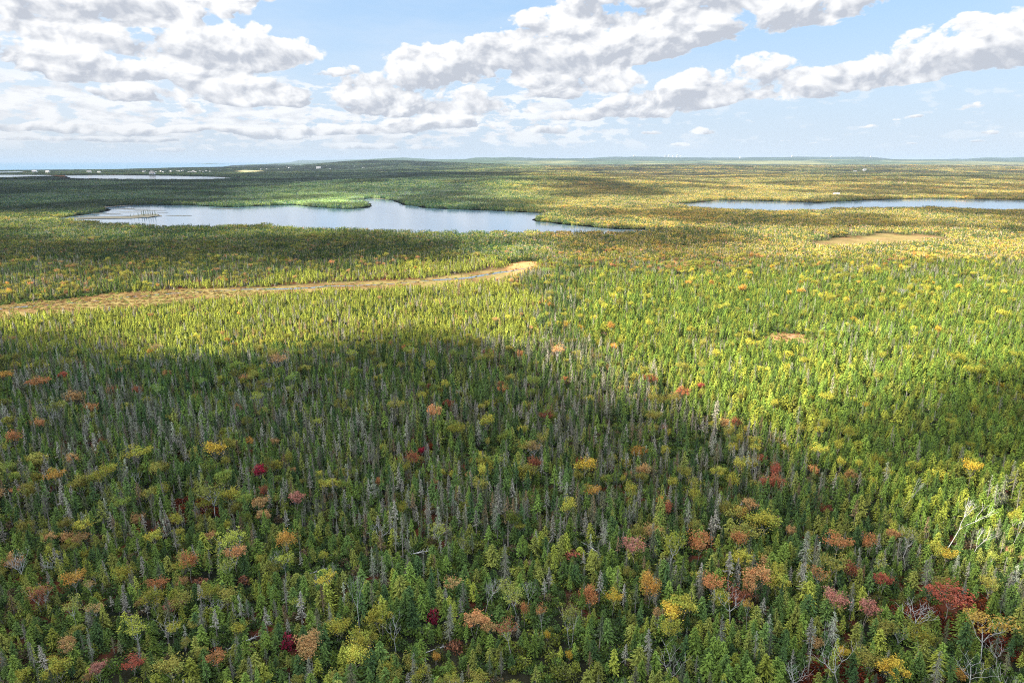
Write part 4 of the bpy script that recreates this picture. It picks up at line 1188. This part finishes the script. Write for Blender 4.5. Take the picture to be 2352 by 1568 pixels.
# an individual shrub should be one that shows: keep away from taller neighbours standing just in front
TX, TY = trees['x'], trees['y']
cand = np.nonzero(sin_ & (sy < 150))[0]
free = []
for i in cand:
    m = (np.abs(TX - sx[i]) < 6) & (TY < sy[i] + .3) & (TY > sy[i] - 6)
    dx = TX[m] - sx[i] * (TY[m] / sy[i]); dy = sy[i] - TY[m]
    blocked = (np.abs(dx) < 1.0) & (hts[m] > 1.0 + dy * .75)
    free.append(not blocked.any())
cand = cand[np.array(free, bool)]
shero = np.zeros(Ns, bool)
q = QUOTA['shrub'] - sum(a['kind'] == 'shrub' for a in anch)
shero[cand[np.argsort(-sshow[cand])][:q]] = True

# ---- labels for the many: colour, build, and where it stands beside a tree one can find
ax = np.array([a['px'] for a in anch]); ay = np.array([a['py'] for a in anch])
SHORTLAB = [a['label'] for a in anch]
def short_anchor(a):
    """a short way to say the hand-placed tree"""
    w_ = a['label'].replace(',', ' ').split()
    stop = ('on', 'with', 'in', 'at', 'beside', 'under', 'over', 'between', 'among', 'near', 'by', 'below', 'above', 'left', 'right', 'next', 'just', 'touching', 'standing', 'leaning', 'rising', 'glowing', 'forking', 'cut', 'to', 'of', 'half', 'nearest')
    out = []
    for t in w_:
        if t in stop and len(out) >= 2: break
        out.append(t)
    return ' '.join(out[:5])
SHORT_A = [short_anchor(a) for a in anch]
usable = [i for i in range(len(anch)) if SHORT_A.count(SHORT_A[i]) == 1]
ax_u, ay_u = ax[usable], ay[usable]
ORD = ['', 'second ', 'third ', 'fourth ', 'fifth ', 'sixth ', 'seventh ', 'eighth ', 'ninth ', 'tenth ', 'eleventh ', 'twelfth ', 'thirteenth ', 'fourteenth ', 'fifteenth ', 'sixteenth ']
NOUN = {'spruce_tree': 'spruce', 'fir_tree': 'young fir', 'dying_spruce': 'thinning spruce', 'dead_spruce': 'dead spruce', 'maple_tree': 'maple', 'birch_tree': 'birch', 'bare_tree': 'bare tree', 'shrub': 'shrub'}
pend = []
for i in np.nonzero(hero)[0]:
    pend.append(dict(kind=kinds[trees['ki'][i]], v=int(trees['var'][i]), x=float(trees['x'][i]), y=float(trees['y'][i]), s=float(trees['s'][i]), w=float(trees['w'][i]), tint=trees['tint'][i],
                     cn=trees['cn'][i], px=float(tpx[i]), py=float(tpy[i]), H=float(hts[i])))
for i in np.nonzero(shero)[0]:
    pend.append(dict(kind='shrub', v=int(svar[i]), x=float(sx[i]), y=float(sy[i]), s=float(ss[i]), w=float(sw[i]), tint=stint[i], cn=scn[i], px=float(spx[i]), py=float(spy[i]), H=float(ss[i] * 1.2)))
TALL = {'spruce_tree': (5.0, 7.2), 'fir_tree': (3.2, 4.6), 'dying_spruce': (5.6, 7.6), 'dead_spruce': (6.0, 8.0), 'maple_tree': (4.6, 6.4), 'birch_tree': (6, 8), 'bare_tree': (5, 7), 'shrub': (1.2, 1.7)}
slots = {}
for p in pend:
    d = np.hypot(ax_u - p['px'], ay_u - p['py']); j = int(np.argmin(d)); p['aj'] = usable[j]; p['d'] = float(d[j])
    dx, dy = p['px'] - ax_u[j], p['py'] - ay_u[j]
    p['dir'] = ('right of' if dx > 0 else 'left of') if abs(dx) > abs(dy) * 1.1 else ('below' if dy > 0 else 'above')
    lo, hi = TALL[p['kind']]
    p['size'] = 'short' if p['H'] < lo else 'tall' if p['H'] > hi else 'mid-sized'
    p['key'] = (p['size'], ADJ[p['cn']], NOUN[p['kind']], p['dir'], p['aj'])
    slots.setdefault(p['key'], []).append(p)
for key, lst in slots.items():
    lst.sort(key=lambda p: p['d'])
    for n_, p in enumerate(lst):
        size, adj, noun, dr, aj = key
        p['label'] = f"{size} {adj} {noun}" + (f", {ORD[n_]}one {dr} the {SHORT_A[aj]}" if n_ else f" {'closest ' if len(lst) > 1 else ''}{dr} the {SHORT_A[aj]}")
rr = random.Random(8)
for p in pend:
    plant(p['kind'], p['v'], (p['x'], p['y'], 0.0), p['s'], p['w'], rr.random() * 6.28, p['tint'], p['label'], (rr.gauss(0, .025 if p['kind'] != 'bare_tree' else .12), rr.gauss(0, .02)))

# ------------------------------------------------------------------ the masses: geometry-node instances on points
def gn_group(name, coll):
    ng = bpy.data.node_groups.new(name, 'GeometryNodeTree')
    ng.interface.new_socket('Geometry', in_out='INPUT', socket_type='NodeSocketGeometry')
    ng.interface.new_socket('Geometry', in_out='OUTPUT', socket_type='NodeSocketGeometry')
    N_ = ng.nodes; L = ng.links
    gi = N_.new('NodeGroupInput'); go = N_.new('NodeGroupOutput')
    iop = N_.new('GeometryNodeInstanceOnPoints'); ci = N_.new('GeometryNodeCollectionInfo')
    ci.inputs['Collection'].default_value = coll; ci.inputs['Separate Children'].default_value = True; ci.inputs['Reset Children'].default_value = True
    def na(nm, ty):
        n = N_.new('GeometryNodeInputNamedAttribute'); n.data_type = ty; n.inputs['Name'].default_value = nm
        return n.outputs['Attribute']
    mp = N_.new('GeometryNodeMeshToPoints')
    L.new(gi.outputs[0], mp.inputs['Mesh']); L.new(mp.outputs[0], iop.inputs['Points'])
    L.new(ci.outputs[0], iop.inputs['Instance']); iop.inputs['Pick Instance'].default_value = True
    L.new(na('idx', 'INT'), iop.inputs['Instance Index'])
    e2r = N_.new('FunctionNodeEulerToRotation'); L.new(na('rot', 'FLOAT_VECTOR'), e2r.inputs[0]); L.new(e2r.outputs[0], iop.inputs['Rotation'])
    L.new(na('scl', 'FLOAT_VECTOR'), iop.inputs['Scale'])
    L.new(iop.outputs[0], go.inputs[0])
    return ng
def mass(name, meshes, x, y, z, idx, rot, scl3, tint_, label, cat=None):
    coll = bpy.data.collections.new(name + '_kinds')
    for i, me in enumerate(meshes):
        coll.objects.link(bpy.data.objects.new(f'{name}_pattern_{i:02d}', me))
    me = bpy.data.meshes.new(name); n = len(x)
    me.vertices.add(n); me.vertices.foreach_set('co', np.stack([x, y, z], 1).astype(np.float32).ravel())
    a = me.attributes.new('idx', 'INT', 'POINT'); a.data.foreach_set('value', idx.astype(np.int32))
    a = me.attributes.new('rot', 'FLOAT_VECTOR', 'POINT'); a.data.foreach_set('vector', rot.astype(np.float32).ravel())
    a = me.attributes.new('scl', 'FLOAT_VECTOR', 'POINT'); a.data.foreach_set('vector', scl3.astype(np.float32).ravel())
    a = me.attributes.new('tint', 'FLOAT_COLOR', 'POINT'); a.data.foreach_set('color', np.column_stack([tint_, np.ones(n)]).astype(np.float32).ravel())
    o = obj(name, me); tag(o, label, cat, None, 'stuff')
    md = o.modifiers.new('scatter', 'NODES'); md.node_group = gn_group(name, coll)
    print('mass', name, n)
    return o
MASS = {'spruce_tree': ('spruce_forest', 'deep green spruce forest stretching from the near wood to the bog'), 'fir_tree': ('fir_forest', 'crowded mass of young firs beyond the nearest trees'),
        'dying_spruce': ('thin_spruce_forest', 'thin grey-green spruces mixed through the forest'), 'dead_spruce': ('dead_spruce_stand', 'silver dead spruces scattered through the forest'),
        'maple_tree': ('maple_woodland', 'autumn maples dotted through the forest'), 'birch_tree': ('birch_woodland', 'birches among the farther spruces'), 'bare_tree': ('bare_woodland', 'bare white dead trees farther off')}
for j, kn in enumerate(kinds):
    m = (trees['ki'] == j) & ~hero
    n = int(m.sum())
    if not n: continue
    rot = np.stack([rng.normal(0, .025, n), rng.normal(0, .025, n), rng.random(n) * 6.283], 1)
    s3 = np.stack([trees['w'][m], trees['w'][m], trees['s'][m]], 1)
    nm, lab = MASS[kn]
    mass(nm, [t[0] for t in MESH[kn]], trees['x'][m], trees['y'][m], np.zeros(n), trees['var'][m], rot, s3, trees['tint'][m], lab, 'forest')
m = ~shero & okk; n = int(m.sum())
mass('undergrowth', [t[0] for t in MESH['shrub']], sx[m], sy[m], np.zeros(n), svar[m], np.stack([np.zeros(n), np.zeros(n), rs_.random(n) * 6.283], 1), np.stack([sw[m], sw[m], ss[m]], 1), stint[m],
     'dark shrubs and rusty huckleberry covering the forest floor', 'undergrowth')

# patches: the far wood
def far_wood(name, y0, y1, s, scale, seed, label, hs=1.0):
    r_ = np.random.default_rng(seed)
    x, y = scatter_points(s, y0, y1, seed, .10)
    dz = r_.random(len(x))
    z = height(x, y)
    px, py, dep = project(x, y, z + 4)
    k = water_free(x, y, 9 * max(1, scale * .8)) & (bogness(x, y) < .25)
    x, y, z, px, py = x[k], y[k], z[k], px[k], py[k]
    n = len(x)
    nb = fbm(x, y, 260, 141, 4); nm = fbm(x, y, 70, 142, 4); nl = fbm(x, y, 900, 143, 3)
    w = {}
    dy = y
    behind = (1 - smooth(1180, 1330, px)) * (1 - smooth(840, 1000, dy))      # between the bog and the lake
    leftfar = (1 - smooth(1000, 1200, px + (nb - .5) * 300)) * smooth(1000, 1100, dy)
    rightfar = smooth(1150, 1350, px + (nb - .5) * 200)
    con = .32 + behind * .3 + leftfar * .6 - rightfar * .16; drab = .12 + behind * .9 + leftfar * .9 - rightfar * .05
    mixp = .45 + rightfar * .25 + behind * .25; dec = .02 + rightfar * .62 * smooth(.35, .6, nb) + behind * .12 + leftfar * .02; lime = .04 + .05 * rightfar
    con *= .12 + 3.2 * smooth(.46, .60, nm); mixp *= .4 + 1.4 * smooth(.6, .4, nm); dec *= .3 + 2.2 * smooth(.46, .60, fbm(x, y, 110, 147, 3)); drab *= .3 + 2.2 * smooth(.44, .6, fbm(x, y, 130, 148, 3))
    # fir point on the far shore, its sunlight put into lime and brighter tint, and the conifer spit
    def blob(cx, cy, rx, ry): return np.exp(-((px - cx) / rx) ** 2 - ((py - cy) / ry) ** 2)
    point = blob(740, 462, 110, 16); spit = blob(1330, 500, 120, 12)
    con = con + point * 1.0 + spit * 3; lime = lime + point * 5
    shade_bands = blob(2180, 404, 270, 4.5) + blob(1930, 393, 170, 4) + blob(1500, 380, 300, 4) + blob(1250, 411, 110, 4) + blob(1500, 432, 60, 6)  # streaks of cloud shade put in as dark conifers and darker tint
    con = con + shade_bands * 8
    olive_far = smooth(2300, 3500, dy) * rightfar
    con = con + olive_far * .35
    Pm = np.stack([con, lime, mixp, dec, drab], 1).clip(.001); Pm /= Pm.sum(1)[:, None]
    kind = (r_.random(n)[:, None] > Pm.cumsum(1)).sum(1).clip(0, 4)
    idx = kind * 4 + r_.integers(0, 4, n)
    t = np.ones((n, 3)) * (.75 + .5 * r_.random(n))[:, None] * (.52 + .92 * smooth(.34, .66, fbm(x, y, 150, 149, 4)))[:, None] * (1 + .25 * rightfar)[:, None]
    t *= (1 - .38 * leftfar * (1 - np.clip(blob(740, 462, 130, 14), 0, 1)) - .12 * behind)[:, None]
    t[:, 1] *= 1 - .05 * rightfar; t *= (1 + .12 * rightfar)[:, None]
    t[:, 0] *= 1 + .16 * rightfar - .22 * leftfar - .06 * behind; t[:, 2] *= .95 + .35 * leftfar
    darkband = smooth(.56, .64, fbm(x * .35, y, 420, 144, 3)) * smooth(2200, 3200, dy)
    t *= (1 - .35 * leftfar * smooth(3800, 5000, dy) - .30 * rightfar)[:, None]  # left hill's cloud shade put into the tint, with the cooler blue above
    t *= 1 + .7 * np.clip(blob(760, 462, 110, 14), 0, 1)[:, None]  # sunlight on the far point, painted into the tint
    t *= (1 - .55 * darkband)[:, None] * (1 - .35 * np.clip(shade_bands, 0, 1))[:, None]
    meshes = [me for kx in MIXES for me in PATCH[kx]]
    hs = hs * (1 - .5 * smooth(3500, 4200, y) * (px < 700))
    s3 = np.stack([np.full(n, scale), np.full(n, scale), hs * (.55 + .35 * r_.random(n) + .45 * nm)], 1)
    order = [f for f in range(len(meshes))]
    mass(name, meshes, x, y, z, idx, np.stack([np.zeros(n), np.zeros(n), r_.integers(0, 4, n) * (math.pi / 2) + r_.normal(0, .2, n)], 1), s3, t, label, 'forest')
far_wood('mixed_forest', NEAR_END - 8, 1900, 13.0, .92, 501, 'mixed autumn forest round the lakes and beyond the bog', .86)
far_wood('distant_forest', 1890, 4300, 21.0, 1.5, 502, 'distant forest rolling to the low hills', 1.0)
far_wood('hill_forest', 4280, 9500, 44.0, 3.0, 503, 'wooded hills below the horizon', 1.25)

# ------------------------------------------------------------------ small far things: houses, towers, island spruces
def box(mb, x0, x1, y0, y1, z0, z1, mat):
    v = np.array([(x, y, z) for z in (z0, z1) for x, y in ((x0, y0), (x1, y0), (x1, y1), (x0, y1))], float)
    P = np.stack([v[list(f)] for f in ((3, 2, 1, 0), (4, 5, 6, 7), (0, 1, 5, 4), (1, 2, 6, 5), (2, 3, 7, 6), (3, 0, 4, 7))])
    mb.polys(P, np.ones((6, 3)), mat)
def house_meshes():
    L, W, H, R = 14.0, 9.0, 5.6, 3.2
    a = MB(); box(a, -L / 2, L / 2, -W / 2, W / 2, -1, H, 0)
    g = np.array([[(-L / 2, -W / 2, H), (-L / 2, W / 2, H), (-L / 2, 0, H + R)], [(L / 2, -W / 2, H), (L / 2, 0, H + R), (L / 2, W / 2, H)]]); a.polys(g, np.ones((2, 3)), 0)
    r = MB(); e = .6; t = .25
    for sgn in (-1, 1):
        q = np.array([(-L / 2 - e, sgn * (W / 2 + e), H - .35), (L / 2 + e, sgn * (W / 2 + e), H - .35), (L / 2 + e, 0, H + R + .05), (-L / 2 - e, 0, H + R + .05)])
        r.polys(np.stack([q, q + np.array([0, 0, t])]), np.ones((2, 3)), 0)
    box(r, 2, 3.2, -.6, .6, H + 1, H + R + 1.6, 0)
    w = MB(); box(w, -.65, .65, -.06, .06, -.75, .75, 0)
    d = MB(); box(d, -.55, .55, -.06, .06, 0, 2.2, 0)
    return a.mesh('house_wall', [M_WALLP]), r.mesh('house_roof', [M_ROOF]), w.mesh('house_window', [M_GLASS]), d.mesh('house_door', [M_ROOF])
HM = house_meshes()
HOUSES = [(1857, 448, .75, 10, 'white house in the trees left of another above the right lake'), (1921, 448, .9, -8, 'larger white house in the trees above the right lake'),
          (1986, 392, 1.5, 0, 'lone white house on the dark far ridge, right side'), (1964, 396, 1.4, 0, 'small white house below the lone one on the far ridge')]
hr = random.Random(12)
for i in range(20):
    HOUSES.append((330 + 165 * (i / 20) + hr.uniform(-5, 5), 394 + hr.uniform(-1.2, 2.6), 0.7 + hr.random() * .6, hr.uniform(-40, 40), None))
for i in range(14):
    HOUSES.append((600 + 18 * i + hr.uniform(-8, 8), 384 + hr.uniform(-4, 6), 0.7 + hr.random() * .5, hr.uniform(-40, 40), None))
HOUSES += [(732, 388.5, 2.6, 0, 'largest white house on the wooded hill before the sea'), (80, 396, 2.0, 10, None), (110, 396.5, 1.8, -10, None), (205, 397, 1.8, 20, None), (228, 397, 1.4, 0, None), (350, 401, 2.0, 5, None)]
def hit_ground(px, py):
    dx, dy, dz = (float(v) for v in ray(px, py))
    for r0 in np.geomspace(300, 30000, 900):
        t = r0 / dy
        if CAM_H + dz * t <= float(height(np.array([dx * t]), np.array([r0]))[0]) + 3: return dx * t, r0
    return dx * 20000, 20000.0
proto_house = None
for i, (px_, py_, s_, rot, lab) in enumerate(HOUSES):
    gx, gy = hit_ground(px_, py_); gz = float(height(np.array([gx]), np.array([gy]))[0])
    root = bpy.data.objects.new('house', None); col.objects.link(root)
    root.location = (gx, gy, gz); root.rotation_euler.z = math.radians(rot); root.scale = (s_,) * 3
    where = 'coastal strip by the sea' if px_ < 540 else 'wooded hill before the sea'
    tag(root, lab or f'small white house among the trees of the {where}', 'house', None if lab else f'small white houses on the {where}')
    w_ = bpy.data.objects.new('wall', HM[0]); col.objects.link(w_); w_.parent = root
    r2 = bpy.data.objects.new('roof', HM[1]); col.objects.link(r2); r2.parent = root
    for wx in (-4.5, 4.5):
        for wz in (1.6, 4.2):
            q = bpy.data.objects.new('window', HM[2]); col.objects.link(q); q.parent = root; q.location = (wx, -4.53, wz)
    q = bpy.data.objects.new('door', HM[3]); col.objects.link(q); q.parent = root; q.location = (0, -4.53, 0)
TOW = [(1528, 14, 46, 60), (1536, 22, 60, 30), (1545, 16, 52, 24), (1556, 26, 70, 34), (1563, 14, 44, 26), (1340, 12, 40, 30), (1456, 12, 44, 26), (1280, 10, 38, 26), (1700, 10, 40, 40), (1820, 8, 36, 50), (1910, 9, 30, 60), (2000, 8, 34, 40)]
for i, (px_, h_, hh, wd) in enumerate(TOW):
    gy = 16800.0; dx, dy, dz = (float(v) for v in ray(px_, 366)); gx = dx / dy * gy
    gz = float(height(np.array([gx]), np.array([gy]))[0])
    root = bpy.data.objects.new('tower_block', None); col.objects.link(root); root.location = (gx, gy, gz)
    mb = MB(); box(mb, -wd / 2, wd / 2, -14, 14, -10, hh * .9, 0); box(mb, -wd / 6, wd / 6, -6, 6, hh * .9 + .01, hh * .9 + 5, 0)
    b_ = obj('wall', mb.mesh('tower_wall', [M_CONC]), root)
    for fl in range(3, int(hh * .85), 7):
        mb = MB(); box(mb, -wd / 2 + 2, wd / 2 - 2, -14.4, -13.9, fl, fl + 2.6, 0); obj('window_band', mb.mesh('window_band', [M_GLASS]), root)
    if i < 5: tag(root, 'pale tower block of the far city cluster on the horizon ridge', 'tower block', 'city tower blocks on the horizon')
    else: tag(root, 'pale block standing apart on the far horizon ridge', 'tower block', 'separate far blocks on the horizon')
# spruces on the small lake island
isl = [(300, 497.5, 5), (318, 496, 6), (326, 495.5, 7.5), (331, 495.2, 8), (336, 495, 7), (341, 495, 8.5), (346, 494.9, 7.5), (351, 494.8, 7), (357, 494.8, 8), (308, 497, 4.5)]
for i, (px_, py_, h_) in enumerate(isl):
    gx, gy = (float(v) for v in ground(px_, py_ + 2))
    plant('spruce_tree', i % 7, (gx, gy, 1.0), h_ / 8, h_ / 8 * 1.2, i * 1.3, T_['dark'], f'small dark spruce on the low lake island, {ORD[i].strip() or "first"} of its row from the left'
          if False else 'small dark spruce in the row on the low lake island')
for o in col.objects:
    if o.get('label') == 'small dark spruce in the row on the low lake island': o['group'] = 'spruces on the lake island'
print('objects', len(col.objects))
